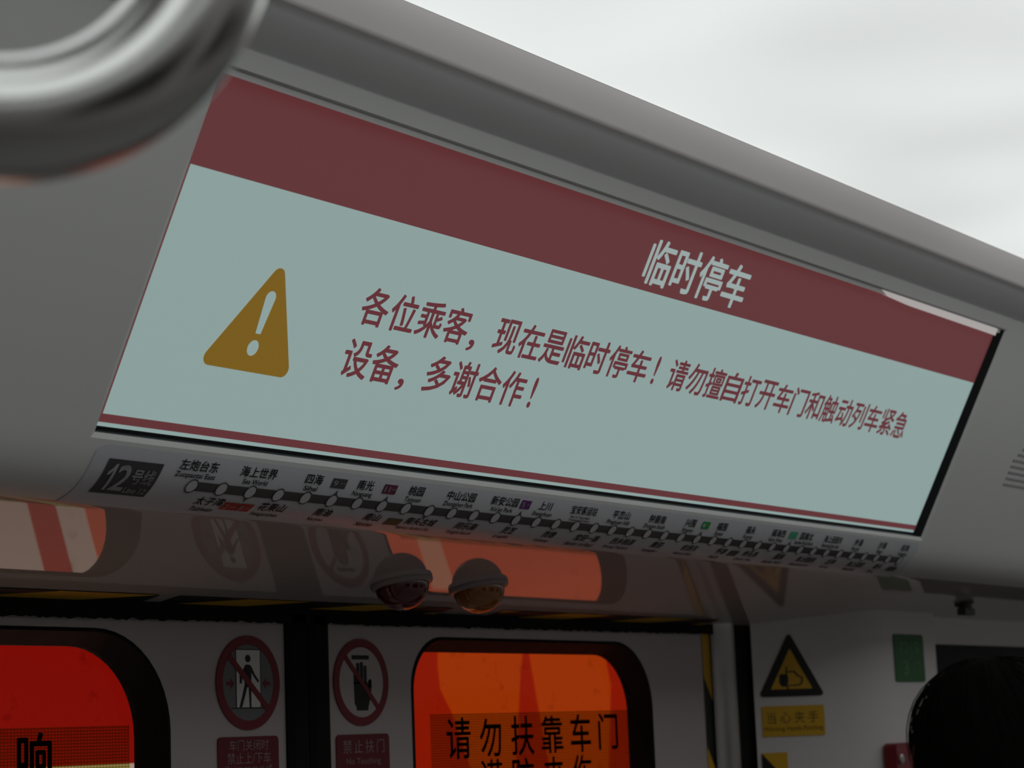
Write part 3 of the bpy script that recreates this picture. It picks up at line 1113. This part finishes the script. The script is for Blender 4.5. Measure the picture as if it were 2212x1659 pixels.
items = [([N([(-0.375, -0.52), (0.370, -0.52), (0.370, 0.69), (-0.375, 0.69)])], 0, STK + 0.0002, 0),
         ([N([(-0.56, -0.55), (0.56, -0.55), (0.56, -0.53), (-0.56, -0.53)])], 0, STK + 0.0002, 1),
         ([N([(-0.40, -0.53), (-0.375, -0.53), (-0.375, 0.70), (-0.40, 0.70)])], 0, STK + 0.0002, 1),
         ([N([(0.370, -0.53), (0.395, -0.53), (0.395, 0.70), (0.370, 0.70)])], 0, STK + 0.0002, 1),
         ([N([(-0.40, 0.69), (0.395, 0.69), (0.395, 0.71), (-0.40, 0.71)])], 0, STK + 0.0002, 1),
         (body, 0, STK + 0.0004, 1), ([N(circ(-0.015, 0.51, 0.085, 0.08, 24))], 0, STK + 0.0004, 1),
         ([N([(-0.44, -0.02), (-0.57, 0.09), (-0.55, 0.02), (-0.68, 0.02), (-0.68, -0.06), (-0.55, -0.06), (-0.57, -0.13)])], 0, STK + 0.0003, 2),
         ([N([(0.44, -0.02), (0.57, 0.09), (0.55, 0.02), (0.68, 0.02), (0.68, -0.06), (0.55, -0.06), (0.57, -0.13)])], 0, STK + 0.0003, 2)]
plates('pictogram', FDS, items, [M_white, M_black, M_redprint], t)
plate('slash', FDS, [slash(cx, cy, r, 0.068, -43)], 0.0002, STK + 0.0006, M_redprint, t)

bx = FDS.box(469, 1592, 599, 1592)
x0, x1 = FDS.uv(469, 1600)[0], FDS.uv(600, 1600)[0]
zt_ = FDS.uv(534, 1591)[1]
z_b = FDS.uv(534, 1676)[1]
t = thing('label_plate', ((x0 + x1) / 2, DOOR_Y, zt_), 'dark red label with three lines of writing under the walking figure sticker', 'label', 'red labels on the doors')
plate('plate', FDS, [rrect(x0, z_b, x1, zt_, 0.003)], 0, STK, M_redlabel, t)
text('lettering', FDS, [('车门关闭时', FDS.box(493, 1598, 578, 1621)), ('禁止上/下车', FDS.box(489, 1625, 583, 1650)), ('Do not get on or off', FDS.box(485, 1653, 586, 1668))],
     STK + 0.0002, M_pinktext, t, 0.0)

# no touching
cx, cy, r = door_circle((776, 1380), (779, 1568), (721, 1475), (835, 1473))
t = thing('prohibition_sign', (cx, DOOR_Y, cy), 'round red-ringed sticker of a black hand struck through beneath a bar', 'sign', 'round prohibition stickers on the doors')
plate('backing', FDS, [circ(cx, cy, r * 0.82, n=64)], 0, STK, M_door, t)
plate('ring', FDS, ring_loops(cx, cy, r), 0.0001, STK + 0.0003, M_redprint, t)


def finger(x, w_, y0, y1):
    return [(x - w_, y0)] + [(x + w_ * math.cos(a), y1 - w_ * 0.6 + w_ * 0.6 * math.sin(a)) for a in np.linspace(math.pi, 0, 8)] + [(x + w_, y0)]


items = [([N([(-0.335, 0.522), (0.287, 0.522), (0.287, 0.618), (-0.335, 0.618)])], 0, STK + 0.0003, 0)]
hand = [N([(-0.19, -0.65), (0.215, -0.65), (0.23, -0.56), (0.33, -0.30), (0.36, -0.10), (0.355, 0.05), (0.30, 0.07), (0.25, 0.02), (0.24, -0.06), (0.20, 0.0), (-0.28, 0.0), (-0.265, -0.50), (-0.20, -0.56)])]
items.append((hand, 0, STK + 0.0003, 0))
for (x, w_, y1) in ((-0.235, 0.045, 0.19), (-0.125, 0.052, 0.445), (0.010, 0.052, 0.465), (0.140, 0.048, 0.385)):
    items.append(([N(finger(x, w_, -0.05, y1))], 0, STK + 0.0003, 0))
items.append(([N([(0.24, -0.12), (0.25, 0.02), (0.29, 0.06), (0.355, 0.06), (0.36, -0.12)])], 0, STK + 0.0003, 0))
plates('pictogram', FDS, items, [M_black], t)
plate('slash', FDS, [slash(cx, cy, r, 0.060, -45)], 0.0002, STK + 0.0006, M_redprint, t)
x0, x1 = FDS.uv(725, 1600)[0], FDS.uv(839, 1600)[0]
zt_ = FDS.uv(782, 1586)[1]; z_b = FDS.uv(782, 1672)[1]
t = thing('label_plate', ((x0 + x1) / 2, DOOR_Y, zt_), 'dark red label reading No Touching under the black hand sticker', 'label', 'red labels on the doors')
plate('plate', FDS, [rrect(x0, z_b, x1, zt_, 0.003)], 0, STK, M_redlabel, t)
text('lettering', FDS, [('禁止扶门', FDS.box(739, 1597, 828, 1627), 1.35), ('No Touching', FDS.box(747, 1637, 820, 1654))], STK + 0.0002, M_pinktext, t, 0.0)

# ------------------------------------------------------------------ see-through stickers on the window glass
GY = DOOR_Y + GL_D
FG = F((0, GY - 0.0006, 0), (1, 0, 0), (0, 0, 1))


def film_mat():
    M = bpy.data.materials.new('dotted_film')
    M.use_nodes = True
    nt = M.node_tree
    nt.nodes.remove(nt.nodes['Principled BSDF'])
    tc = nt.nodes.new('ShaderNodeTexCoord')
    mp = nt.nodes.new('ShaderNodeMapping')
    mp.inputs['Rotation'].default_value = (math.radians(90), math.radians(45), 0)
    mp.inputs['Scale'].default_value = (1, 1, 1)
    vo = nt.nodes.new('ShaderNodeTexVoronoi')
    vo.inputs['Scale'].default_value = 430
    vo.inputs['Randomness'].default_value = 0.0
    lt = nt.nodes.new('ShaderNodeMath'); lt.operation = 'LESS_THAN'; lt.inputs[1].default_value = 0.46
    a = nt.nodes.new('ShaderNodeBsdfTransparent'); a.inputs[0].default_value = (0.95, 0.90, 0.75, 1)
    b = nt.nodes.new('ShaderNodeBsdfTransparent'); b.inputs[0].default_value = (0.66, 0.75, 0.3, 1)
    d = nt.nodes.new('ShaderNodeBsdfDiffuse'); d.inputs[0].default_value = (0.22, 0.13, 0.02, 1)
    m1 = nt.nodes.new('ShaderNodeMixShader'); m1.inputs[0].default_value = 0.16
    m2 = nt.nodes.new('ShaderNodeMixShader')
    nt.links.new(tc.outputs['Object'], mp.inputs['Vector'])
    nt.links.new(mp.outputs['Vector'], vo.inputs['Vector'])
    nt.links.new(vo.outputs['Distance'], lt.inputs[0])
    nt.links.new(b.outputs[0], m1.inputs[1]); nt.links.new(d.outputs[0], m1.inputs[2])
    nt.links.new(lt.outputs[0], m2.inputs[0])
    nt.links.new(m1.outputs[0], m2.inputs[1]); nt.links.new(a.outputs[0], m2.inputs[2])
    nt.links.new(m2.outputs[0], nt.nodes['Material Output'].inputs['Surface'])
    return M


M_film = film_mat()
x0, x1 = FG.uv(930, 1600)[0], FG.uv(1362, 1600)[0]
zt_ = FG.uv(1145, 1538)[1]; z_b = zt_ - 0.085
t = thing('window_sticker', ((x0 + x1) / 2, GY, zt_), 'amber see-through sticker with a full line of black characters on the orange window', 'sticker', 'see-through window stickers')
plate('film', FG, [[(x0, z_b), (x1, z_b), (x1, zt_), (x0, zt_)]], 0, 0.0003, M_film, t)
its = []
for ch, (a, b, c, d) in zip('请勿扶靠车门', ((964, 1550, 1017, 1640), (1036, 1551, 1083, 1635), (1104, 1546, 1153, 1632), (1169, 1546, 1216, 1627), (1232, 1542, 1276, 1625), (1292, 1540, 1334, 1619))):
    its.append((ch, FG.box(a, b, c, d, 0.0005)))
for ch, (a, b, c, d) in zip('谨防夹伤', ((1038, 1640, 1086, 1722), (1107, 1637, 1154, 1718), (1175, 1634, 1218, 1714), (1236, 1630, 1278, 1710))):
    its.append((ch, FG.box(a, b, c, d, 0.0005)))
text('lettering', FG, its, 0.0006, M_black, t, 0.012)
x1 = FG.uv(279, 1610)[0]; x0 = x1 - 0.235
zt_ = FG.uv(140, 1570)[1]; z_b = zt_ - 0.085
t = thing('window_sticker', ((x0 + x1) / 2, GY, zt_), 'amber see-through sticker with one black character showing on the deep red window', 'sticker', 'see-through window stickers')
plate('film', FG, [[(x0, z_b), (x1, z_b), (x1, zt_), (x0, zt_)]], 0, 0.0003, M_film, t)
text('lettering', FG, [('响', FG.box(36, 1582, 112, 1688, 0.0005))], 0.0006, M_black, t, 0.022)

# ------------------------------------------------------------------ stickers on the splayed wall
FSP = F((SP0[0], SP0[1], 0), (SPD[0], SPD[1], 0), (0, 0, 1))
FSP.o = FSP.o + FSP.n * 0.0003
ap = FSP.uv(1702, 1370); b0 = FSP.uv(1641, 1507); b1 = FSP.uv(1779, 1501)
bz = (b0[1] + b1[1]) / 2
cxm = (b0[0] + b1[0]) / 2
t = thing('warning_sign', FSP.pt(cxm, bz), 'yellow triangular sticker with a black border and a pinched hand on the splayed wall', 'sign')
tri_o = rounded_poly([(cxm, ap[1] + 0.002), (b0[0] - 0.001, bz), (b1[0] + 0.001, bz)], 0.0025)
s_ = 0.66
czz = bz + (ap[1] - bz) * 0.34
tri_i = rounded_poly([(cxm, czz + (ap[1] - czz) * s_), (cxm + (b0[0] - cxm) * s_, czz + (bz - czz) * s_), (cxm + (b1[0] - cxm) * s_, czz + (bz - czz) * s_)], 0.0008)
plate('backing', FSP, [tri_o], 0, STK, M_yellow, t)
plate('border', FSP, [tri_o, tri_i], 0.0001, STK + 0.0003, M_black, t)


def spx(q):
    return [FSP.uv(a, b) for a, b in q]


blob = spx([(1683, 1457), (1694, 1456), (1700, 1458), (1702, 1470), (1700, 1484), (1687, 1483), (1682, 1474)])
outl = spx([(1700, 1450), (1715, 1449), (1723, 1458), (1733, 1462), (1733, 1474), (1728, 1480), (1714, 1482), (1702, 1481), (1703, 1479), (1713, 1479.5), (1726, 1477.5), (1730, 1472), (1730, 1464), (1721, 1461), (1713, 1452), (1701, 1453)])
bars = spx([(1696, 1440), (1699, 1440), (1699, 1462), (1696, 1462)])
bar2 = spx([(1699, 1482), (1702, 1482), (1702, 1492), (1699, 1492)])
plates('pictogram', FSP, [([blob], 0, STK + 0.0003, 0), ([outl], 0, STK + 0.0003, 0), ([bars], 0, STK + 0.0003, 0), ([bar2], 0, STK + 0.0003, 0)], [M_black], t)
q0 = FSP.box(1646, 1524, 1781, 1590)
t = thing('label_plate', FSP.pt((q0[0] + q0[2]) / 2, q0[3]), 'yellow label warning of hand pinching, under the triangular sticker', 'label')
plate('plate', FSP, [rrect(*q0, 0.0015)], 0, STK, M_yellow, t)
q1 = FSP.box(1656, 1537, 1767, 1562); q2 = FSP.box(1649, 1568, 1777, 1581)
M_brown = mat('brown_print', (0.10, 0.06, 0.01), 0.5, 0.3, var=0.0)
text('lettering', FSP, [('当心夹手', q1, 1.45), ('Warning Hands Pinching', q2)], STK + 0.0002, M_brown, t, 0.0)
# hazard tape corner low on the splayed wall
a0 = FSP.uv(1645, 1640)[0]; a1 = FSP.uv(1701, 1640)[0]
zt_ = FSP.uv(1673, 1626)[1]
hazard('hazard_tape', lambda a, b, z: FSP.pt(a, b, z), a0, a1, zt_ - 0.35, zt_, 0.07, 0.026, 0.0, 0.0006,
       'hazard tape strip on the splayed wall below the yellow label', 'y', 'hazard tapes')

# ------------------------------------------------------------------ green door number sticker, red emergency box
FF = F((0, FACE_Y - 0.0003, 0), (1, 0, 0), (0, 0, 1))
q = [FF.uv(*p) for p in ((1928, 1370), (1992, 1371), (1998, 1473), (1935, 1473))]
gx0, gx1 = (q[0][0] + q[3][0]) / 2, (q[1][0] + q[2][0]) / 2
gz1, gz0 = (q[0][1] + q[1][1]) / 2, (q[2][1] + q[3][1]) / 2
t = thing('door_number_sticker', ((gx0 + gx1) / 2, FACE_Y, gz1), 'green rounded sticker with a pale door number on the wall panel above the red box', 'sticker')
plate('plate', FF, [rrect(gx0, gz0, gx1, gz1, 0.003)], 0, STK, M_green, t)
gw, gh = gx1 - gx0, gz1 - gz0
text('lettering', FF, [('3', (gx0 + 0.28 * gw, gz0 + 0.15 * gh, gx0 + 0.43 * gw, gz0 + 0.44 * gh)), ('门', (gx0 + 0.62 * gw, gz0 + 0.15 * gh, gx0 + 0.84 * gw, gz0 + 0.43 * gh)),
                       ('1218', (gx0 + 0.20 * gw, gz0 + 0.60 * gh, gx0 + 0.82 * gw, gz0 + 0.84 * gh))], STK + 0.0002, M_greentext, t)

M_ebox = mat('red_box_paint', (0.20, 0.012, 0.02), 0.3, 0.5)
ex0 = FF.uv(1911, 1640)[0]; ez1 = FF.uv(1930, 1605)[1]
ex1 = ex0 + 0.105; ez0 = ez1 - 0.20
ED = 0.012
FE = F((0, FACE_Y - ED, 0), (1, 0, 0), (0, 0, 1))
t = thing('emergency_box', ((ex0 + ex1) / 2, FACE_Y, ez0), 'red emergency release box on the wall panel, half hidden by black hair', 'box')
plate('housing', FF, [rrect(ex0, ez0, ex1, ez1, 0.005)], 0, ED, M_ebox, t)
c_ = FE.uv(1935, 1640)[0]
plate('finger_slot', FE, [rrect(ex0 + 0.016, ez1 - 0.042, ex1 - 0.012, ez1 - 0.030, 0.002)], 0.0, 0.0008, M_black, t)
plate('handle_lip', FE, [rrect(ex0 + 0.018, ez1 - 0.050, ex1 - 0.010, ez1 - 0.0455, 0.002)], 0.0, 0.004, M_redlabel, t)
V_, F_ = lathe([(0, 0.004), (0.002, 0.0045), (0.003, 0.003)], FE.pt(ex0 + 0.007, ez1 - 0.014), FE.n, 20)
mesh('key_lock', V_, F_, M_steel, t)

# ------------------------------------------------------------------ small black latch under the header
lp = None
v = ray(2082, 1300)
lp = v * ((UP0 @ UN) / (v @ UN))
M_latch = mat('dark_latch', (0.045, 0.045, 0.046), 0.45, 0.4)
t = thing('latch', lp, 'small black turn latch on the header underside near the dark side window', 'latch')
V_, F_ = lathe([(-0.001, 0.009), (0.003, 0.009), (0.0035, 0.0065), (0.0075, 0.006), (0.008, 0.005)], lp, UN, 24)
mesh('base', V_, F_, M_latch, t)
q = lp + UN * 0.0095
v_, f_ = box_vf(-0.011, -0.004, -0.003, 0.011, 0.004, 0.003)
mesh('turn_knob', [np.array(a) + q for a in v_], f_, M_latch, t)

# ------------------------------------------------------------------ loudspeaker holes in the header face
p0 = FSCR.uv(2189.5, 995); p1 = FSCR.uv(2194.8, 996.6); pr_ = FSCR.uv(2189.5, 1009)
dx = p1[0] - p0[0]
dy = abs(pr_[1] - p0[1])
xg = p0[0]
V, Fc = [], []
rowsG = [4, 3, 2, 1, 0, 0, 0, 0, 0, 1, 2, 3, 4]
for i, st in enumerate(rowsG):
    y = p0[1] + (4 - i) * dy
    if i > 8:
        continue
    for k in range(st, 17 - st):
        c = circ(xg + k * dx, y, dx * 0.24, dy * 0.24, 10)
        n = len(V)
        V += [FSCR.pt(a, b, 0.0003) for a, b in c]
        Fc.append(tuple(range(n, n + 10)))
props(mesh('speaker_grille', V, Fc, M_bezel), 'patch of small black speaker holes in the header beside the screen', 'speaker grille')

# ------------------------------------------------------------------ backlit advertisement beyond the doors
LY = 1.25
FA = F((0, LY, 0), (1, 0, 0), (0, 0, 1))
E_red = emis('ad_red', (0.190, 0.0016, 0.0), 0.5)
E_red2 = emis('ad_bright_red', (0.235, 0.0075, 0.0005), 0.5)
E_orange = emis('ad_orange', (0.315, 0.031, 0.0008), 0.5)
E_loworange = emis('ad_low_orange', (0.40, 0.062, 0.022), 0.5)
E_lowred = emis('ad_low_red', (0.27, 0.024, 0.012), 0.5)
E_white = emis('ad_white', (0.37, 0.265, 0.21), 0.5)
E_pale = emis('ad_pale_orange', (0.40, 0.16, 0.095), 0.5)
t = thing('outside_lightbox', (1.5, LY + 0.03, -0.75), 'glowing red and orange advertisement lightbox seen through the door windows', 'lightbox')
v, f = box_vf(0.2, LY, -0.75, 2.9, LY + 0.06, 0.42)
mesh('case', v, f, M_bezel, t)
ZW = FA.uv(285, 1649)[1]
split = FA.uv(640, 1500)[0]


def arect(x0, z0, x1, z1):
    return [[(x0, z0), (x1, z0), (x1, z1), (x0, z1)]]


def aX(px):
    return ray(px, 1250)[0] / ray(px, 1250)[1] * LY


items = [(arect(0.22, ZW, split, 0.40), 0, 0.001, 0), (arect(split, -0.09, 2.88, 0.40), 0, 0.001, 1), (arect(split, -0.73, 2.88, -0.09), 0, 0.001, 3),
         (arect(0.22, -0.73, split, ZW), 0, 0.001, 5)]
ax1 = FA.uv(948, 1450)[0]


def apx(q):
    return [FA.uv(a, b) for a, b in q]


items.append(([apx([(944, 1380), (1128, 1380), (1120, 1470), (1108, 1730), (1040, 1730), (975, 1540), (950, 1490), (944, 1440)])], 0, 0.002, 2))
items.append(([apx([(1136, 1380), (1292, 1380), (1304, 1420), (1316, 1480), (1310, 1730), (1200, 1730), (1160, 1520)])], 0, 0.002, 2))
# low stripes that light the glossy underside
for (xa_, xb_, k) in ((0.70, 0.79, 3), (0.93, 0.98, 4), (1.188, 1.218, 4), (1.251, 1.40, 3)):
    items.append((arect(xa_, -0.73, xb_, ZW - 0.02), 0, 0.002, k))
items.append((arect(1.705, -0.73, 1.742, -0.10), 0, 0.002, 6))
pf = plates('poster', FA, items, [E_red, E_red2, E_orange, E_loworange, E_lowred, E_white, E_pale], t)

# ------------------------------------------------------------------ hanging grab ring close to the lens
M_ring = mat('brushed_steel_ring', (0.84, 0.845, 0.83), 0.21, 0.5, metal=1.0, var=0.03)
RD = 0.52
vv = ray(-6, -200); vv = vv / np.linalg.norm(vv)
depth = RD / float(vv @ R.T @ np.array([0, 0, 1.0])) if False else RD
rc_ = vv * depth                                  # metres from the lens
# plane of the ring: upright, facing the lens
fwd = np.array([vv[0], vv[1], 0]); fwd /= np.linalg.norm(fwd)
side = np.array([fwd[1], -fwd[0], 0]); upv = np.array([0, 0, 1.0])
Rm, rt = 443 / FPX * RD, 131 / FPX * RD
path = []
for i in range(96):
    a = 2 * math.pi * i / 96
    path.append(rc_ + side * math.cos(a) * Rm * 1.0 + upv * math.sin(a) * Rm * 1.02 + np.array([0, 0, CZ]))
ringo = thing('grab_ring', (rc_[0] / U, rc_[1] / U, (rc_[2] + Rm) / U), 'blurred polished steel hanging grab ring close to the camera', 'grab ring')
V_, F_ = tube(path, rt, 40, True)
mesh('ring', V_, F_, M_ring, ringo, None, True, True)
topz = rc_[2] + Rm * 1.02 + CZ
ceil_w = CEIL * U + CZ
sv, sf = [], []
top_bar = ceil_w - 0.045
hw, ht = 0.016, 0.0025
for z_ in (topz - rt - 0.003, topz + 0.02, top_bar):
    for a, b in ((-hw, -ht - (rt if z_ < topz + 0.01 else 0)), (hw, -ht - (rt if z_ < topz + 0.01 else 0)), (hw, ht + (rt if z_ < topz + 0.01 else 0)), (-hw, ht + (rt if z_ < topz + 0.01 else 0))):
        p = np.array([rc_[0], rc_[1], 0]) + side * a + fwd * b
        sv.append((p[0], p[1], z_))
for k in range(2):
    for i in range(4):
        j = (i + 1) % 4
        sf.append((4 * k + i, 4 * k + j, 4 * k + 4 + j, 4 * k + 4 + i))
sf += [(3, 2, 1, 0), (8, 9, 10, 11)]
M_strap = mat('grey_strap', (0.20, 0.20, 0.205), 0.7, 0.2)
mesh('strap', sv, sf, M_strap, ringo, None, False, True)
V_, F_ = tube([(X_LO * U, rc_[1], top_bar), (X_HI * U, rc_[1], top_bar)], 0.016, 20)
rail = mesh('grab_rail', V_, F_, M_steel, None, None, True, True)
props(rail, 'steel ceiling rail that the grab ring hangs from, above the picture', 'rail')

# ------------------------------------------------------------------ the person by the wall panel, seen from behind
M_hair = mat('black_hair', (0.006, 0.0055, 0.005), 0.85, 0.03)
M_skin = mat('skin', (0.48, 0.30, 0.22), 0.5, 0.35)
M_jacket = mat('dark_jacket', (0.02, 0.021, 0.025), 0.8, 0.2)
M_trouser = mat('dark_trousers', (0.03, 0.03, 0.035), 0.85, 0.2)
M_shoe = mat('black_shoes', (0.02, 0.02, 0.02), 0.5, 0.4)
hd = 2.20
hc = R.T @ (np.array([(2152 - 1106) / FPX, (1652 - 829.5) / FPX, 1.0]) * hd) + np.array([0, 0, CZ])
hx, hy, hz = hc
face = np.array([0.55, -0.835, 0]); sidep = np.array([face[1], -face[0], 0]) * -1.0   # facing away down the car
per = thing('person', (hx / U, hy / U, FL), 'person with short black hair and dark clothes seen from behind, standing by the wall panel', 'person')


def pp(f_, s__, z):
    return (hx + face[0] * f_ + sidep[0] * s__, hy + face[1] * f_ + sidep[1] * s__, z)


def skin(name, nodes, edges, m_, parent, sub=2, root=0):
    """continuous body from joints: nodes (point, rx, ry)"""
    me = bpy.data.meshes.new(name)
    r0 = root_loc(parent)
    me.from_pydata([tuple(Vector(p) - r0) for p, _, _ in nodes], edges, [])
    o = bpy.data.objects.new(name, me)
    COL.objects.link(o)
    o.parent = parent
    md = o.modifiers.new('skin', 'SKIN')
    sl = me.skin_vertices[0].data
    for i, (_, a, b) in enumerate(nodes):
        sl[i].radius = (a, b)
        sl[i].use_root = (i == root)
    md.use_smooth_shade = True
    ss_ = o.modifiers.new('smooth', 'SUBSURF')
    ss_.levels = sub; ss_.render_levels = sub
    dg = bpy.context.evaluated_depsgraph_get()
    me2 = bpy.data.meshes.new_from_object(o.evaluated_get(dg))
    o.modifiers.clear()
    o.data = me2
    bpy.data.meshes.remove(me)
    me2.materials.clear()
    me2.materials.append(m_)
    for p in me2.polygons:
        p.use_smooth = True
    return o


hface = np.array([0.93, 0.36, 0]); hside = np.array([-hface[1], hface[0], 0])


def ph_(f_, s__, z):
    return (hx + hface[0] * f_ + hside[0] * s__, hy + hface[1] * f_ + hside[1] * s__, z)


H = hz + 0.115           # crown of the head
sh = H - 0.305           # shoulder height
hip = H * 0.52
nodes = [(pp(0, 0, hip), .10, .13), (pp(0, 0, hip + 0.16), .095, .12), (pp(0.01, 0, hip + 0.32), .105, .14), (pp(0, 0, sh), .085, .12), (pp(0.0, 0, sh + 0.075), .052, .055),
         (pp(0.015, 0, hz - 0.06), .055, .058), (pp(0.012, 0, hz), .080, .070), (pp(0.006, 0, hz + 0.055), .066, .060)]
edges = [(0, 1), (1, 2), (2, 3), (3, 4), (4, 5), (5, 6), (6, 7)]
for sg in (1, -1):
    b = len(nodes)
    nodes += [(pp(0, sg * 0.165, sh - 0.015), .055, .055), (pp(-0.01, sg * 0.20, sh - 0.30), .043, .043), (pp(0.05, sg * 0.20, sh - 0.54), .030, .030), (pp(0.065, sg * 0.20, sh - 0.62), .030, .018)]
    edges += [(3, b), (b, b + 1), (b + 1, b + 2), (b + 2, b + 3)]
    for k, (fo, ln) in enumerate(((0.030, 0.060), (0.010, 0.072), (-0.010, 0.068), (-0.028, 0.055))):
        c0_ = len(nodes)
        nodes += [(pp(0.068 + fo, sg * 0.20, sh - 0.655), .0095, .0095), (pp(0.072 + fo, sg * 0.195, sh - 0.655 - ln * 0.55), .0085, .0085), (pp(0.070 + fo, sg * 0.185, sh - 0.655 - ln), .007, .007)]
        edges += [(b + 3, c0_), (c0_, c0_ + 1), (c0_ + 1, c0_ + 2)]
    c0_ = len(nodes)
    nodes += [(pp(0.100, sg * 0.185, sh - 0.615), .011, .011), (pp(0.118, sg * 0.175, sh - 0.655), .009, .009)]
    edges += [(b + 3, c0_), (c0_, c0_ + 1)]
    b = len(nodes)
    nodes += [(pp(0, sg * 0.095, hip - 0.08), .085, .085), (pp(0.015, sg * 0.10, H * 0.28), .058, .058), (pp(-0.01, sg * 0.10, 0.10), .040, .040), (pp(0.02, sg * 0.10, 0.05), .045, .040), (pp(0.12, sg * 0.10, 0.036), .036, .034)]
    edges += [(0, b), (b, b + 1), (b + 1, b + 2), (b + 2, b + 3), (b + 3, b + 4)]
body_o = skin('body', nodes, edges, M_skin, per)
# the clothes: shells that follow the body
jn = [(pp(0, 0, hip - 0.03), .120, .150), (pp(0, 0, hip + 0.16), .112, .140), (pp(0.01, 0, hip + 0.32), .122, .158), (pp(0, 0, sh + 0.005), .098, .130), (pp(0, 0, sh + 0.05), .066, .070)]
je = [(0, 1), (1, 2), (2, 3), (3, 4)]
for sg in (1, -1):
    b = len(jn)
    jn += [(pp(0, sg * 0.168, sh - 0.01), .068, .068), (pp(-0.01, sg * 0.20, sh - 0.30), .056, .056), (pp(0.05, sg * 0.20, sh - 0.54), .044, .044)]
    je += [(3, b), (b, b + 1), (b + 1, b + 2)]
skin('jacket', jn, je, M_jacket, per)
tn = [(pp(0, 0, hip), .112, .142)]
te = []
for sg in (1, -1):
    b = len(tn)
    tn += [(pp(0, sg * 0.095, hip - 0.09), .098, .098), (pp(0.015, sg * 0.10, H * 0.28), .074, .074), (pp(-0.01, sg * 0.10, 0.09), .060, .060)]
    te += [(0, b), (b, b + 1), (b + 1, b + 2)]
skin('trousers', tn, te, M_trouser, per)
for sg in (1, -1):
    skin('shoe', [(pp(-0.03, sg * 0.10, 0.048), .046, .046), (pp(0.06, sg * 0.10, 0.042), .044, .042), (pp(0.155, sg * 0.10, 0.034), .036, .033)], [(0, 1), (1, 2)], M_shoe, per)
# face on the far side of the head
fv, ff = [], []


def ell(c, a, b, d, n=12, m_=8):
    n0_ = len(fv)
    for i in range(m_ + 1):
        th = math.pi * i / m_
        for j in range(n):
            ph = 2 * math.pi * j / n
            q_ = ph_(c[0] + a * math.sin(th) * math.cos(ph), c[1] + b * math.sin(th) * math.sin(ph), c[2] + d * math.cos(th))
            fv.append(q_)
    for i in range(m_):
        for j in range(n):
            k = (j + 1) % n
            ff.append((n0_ + i * n + j, n0_ + (i + 1) * n + j, n0_ + (i + 1) * n + k, n0_ + i * n + k))


ell((0.085, 0, hz - 0.02), .020, .013, .024)
mesh('nose', fv, ff, M_skin, per, None, True, True)
for sg in (1, -1):
    fv, ff = [], []
    ell((0.008, sg * 0.072, hz - 0.005), .018, .010, .030)
    mesh('ear', fv, ff, M_skin, per, None, True, True)
    fv, ff = [], []
    ell((0.074, sg * 0.030, hz + 0.005), .012, .014, .010)
    mesh('eye', fv, ff, mat('eye_white', (0.6, 0.58, 0.55), 0.3, 0.5), per, None, True, True)
fv, ff = [], []
ell((0.078, 0, hz - 0.062), .010, .024, .007)
mesh('mouth', fv, ff, mat('lips', (0.38, 0.14, 0.12), 0.5, 0.3), per, None, True, True)
# hair: cap over crown, sides and nape with fine loose strands
hvz, hfz = [], []
nu, nv = 44, 26
for i in range(nv + 1):
    th = (math.pi * 0.80) * i / nv
    for j in range(nu):
        ph = 2 * math.pi * j / nu
        ff_ = math.sin(th) * math.cos(ph); s2 = math.sin(th) * math.sin(ph); z2 = math.cos(th)
        front = max(0.0, ff_)
        lim = 1.0
        bump = 1 + 0.035 * mnoise.noise(Vector((ff_ * 4, s2 * 4, z2 * 3)))
        z3 = z2 if z2 > -0.05 or ff_ < 0.30 else -0.05 + (z2 + 0.05) * 0.1
        hvz.append(ph_(-0.004 + 0.092 * ff_ * bump, 0.083 * s2 * bump, hz + 0.012 + 0.097 * z3 * bump))
for i in range(nv):
    for j in range(nu):
        k = (j + 1) % nu
        hfz.append((i * nu + j, (i + 1) * nu + j, (i + 1) * nu + k, i * nu + k))
rng = random.Random(3)
cam_side = np.array([R[0][0], R[0][1], R[0][2]])
for i in range(150):
    ph = rng.uniform(0, 2 * math.pi)
    pts_ = []
    lift = rng.uniform(0.0, 0.010)
    th0, th1 = rng.uniform(0.15, 0.8), rng.uniform(1.2, 1.9)
    for k in range(10):
        q_ = k / 9
        th = th0 + (th1 - th0) * q_
        g_ = 1.02 + (lift / 0.1) * math.sin(math.pi * q_) + 0.02 * q_
        pts_.append(ph_(-0.004 + 0.092 * math.sin(th) * math.cos(ph + 0.25 * q_) * g_, 0.083 * math.sin(th) * math.sin(ph + 0.25 * q_) * g_, hz + 0.012 + 0.097 * math.cos(th) * g_))
    V_, F_ = tube(pts_, [0.00035 + 0.0003 * math.sin(math.pi * k / 9) for k in range(10)], 4)
    n = len(hvz)
    hvz += [tuple(q_) for q_ in V_]
    hfz += [tuple(a + n for a in q_) for q_ in F_]
mesh('hair', hvz, hfz, M_hair, per, None, True, True)
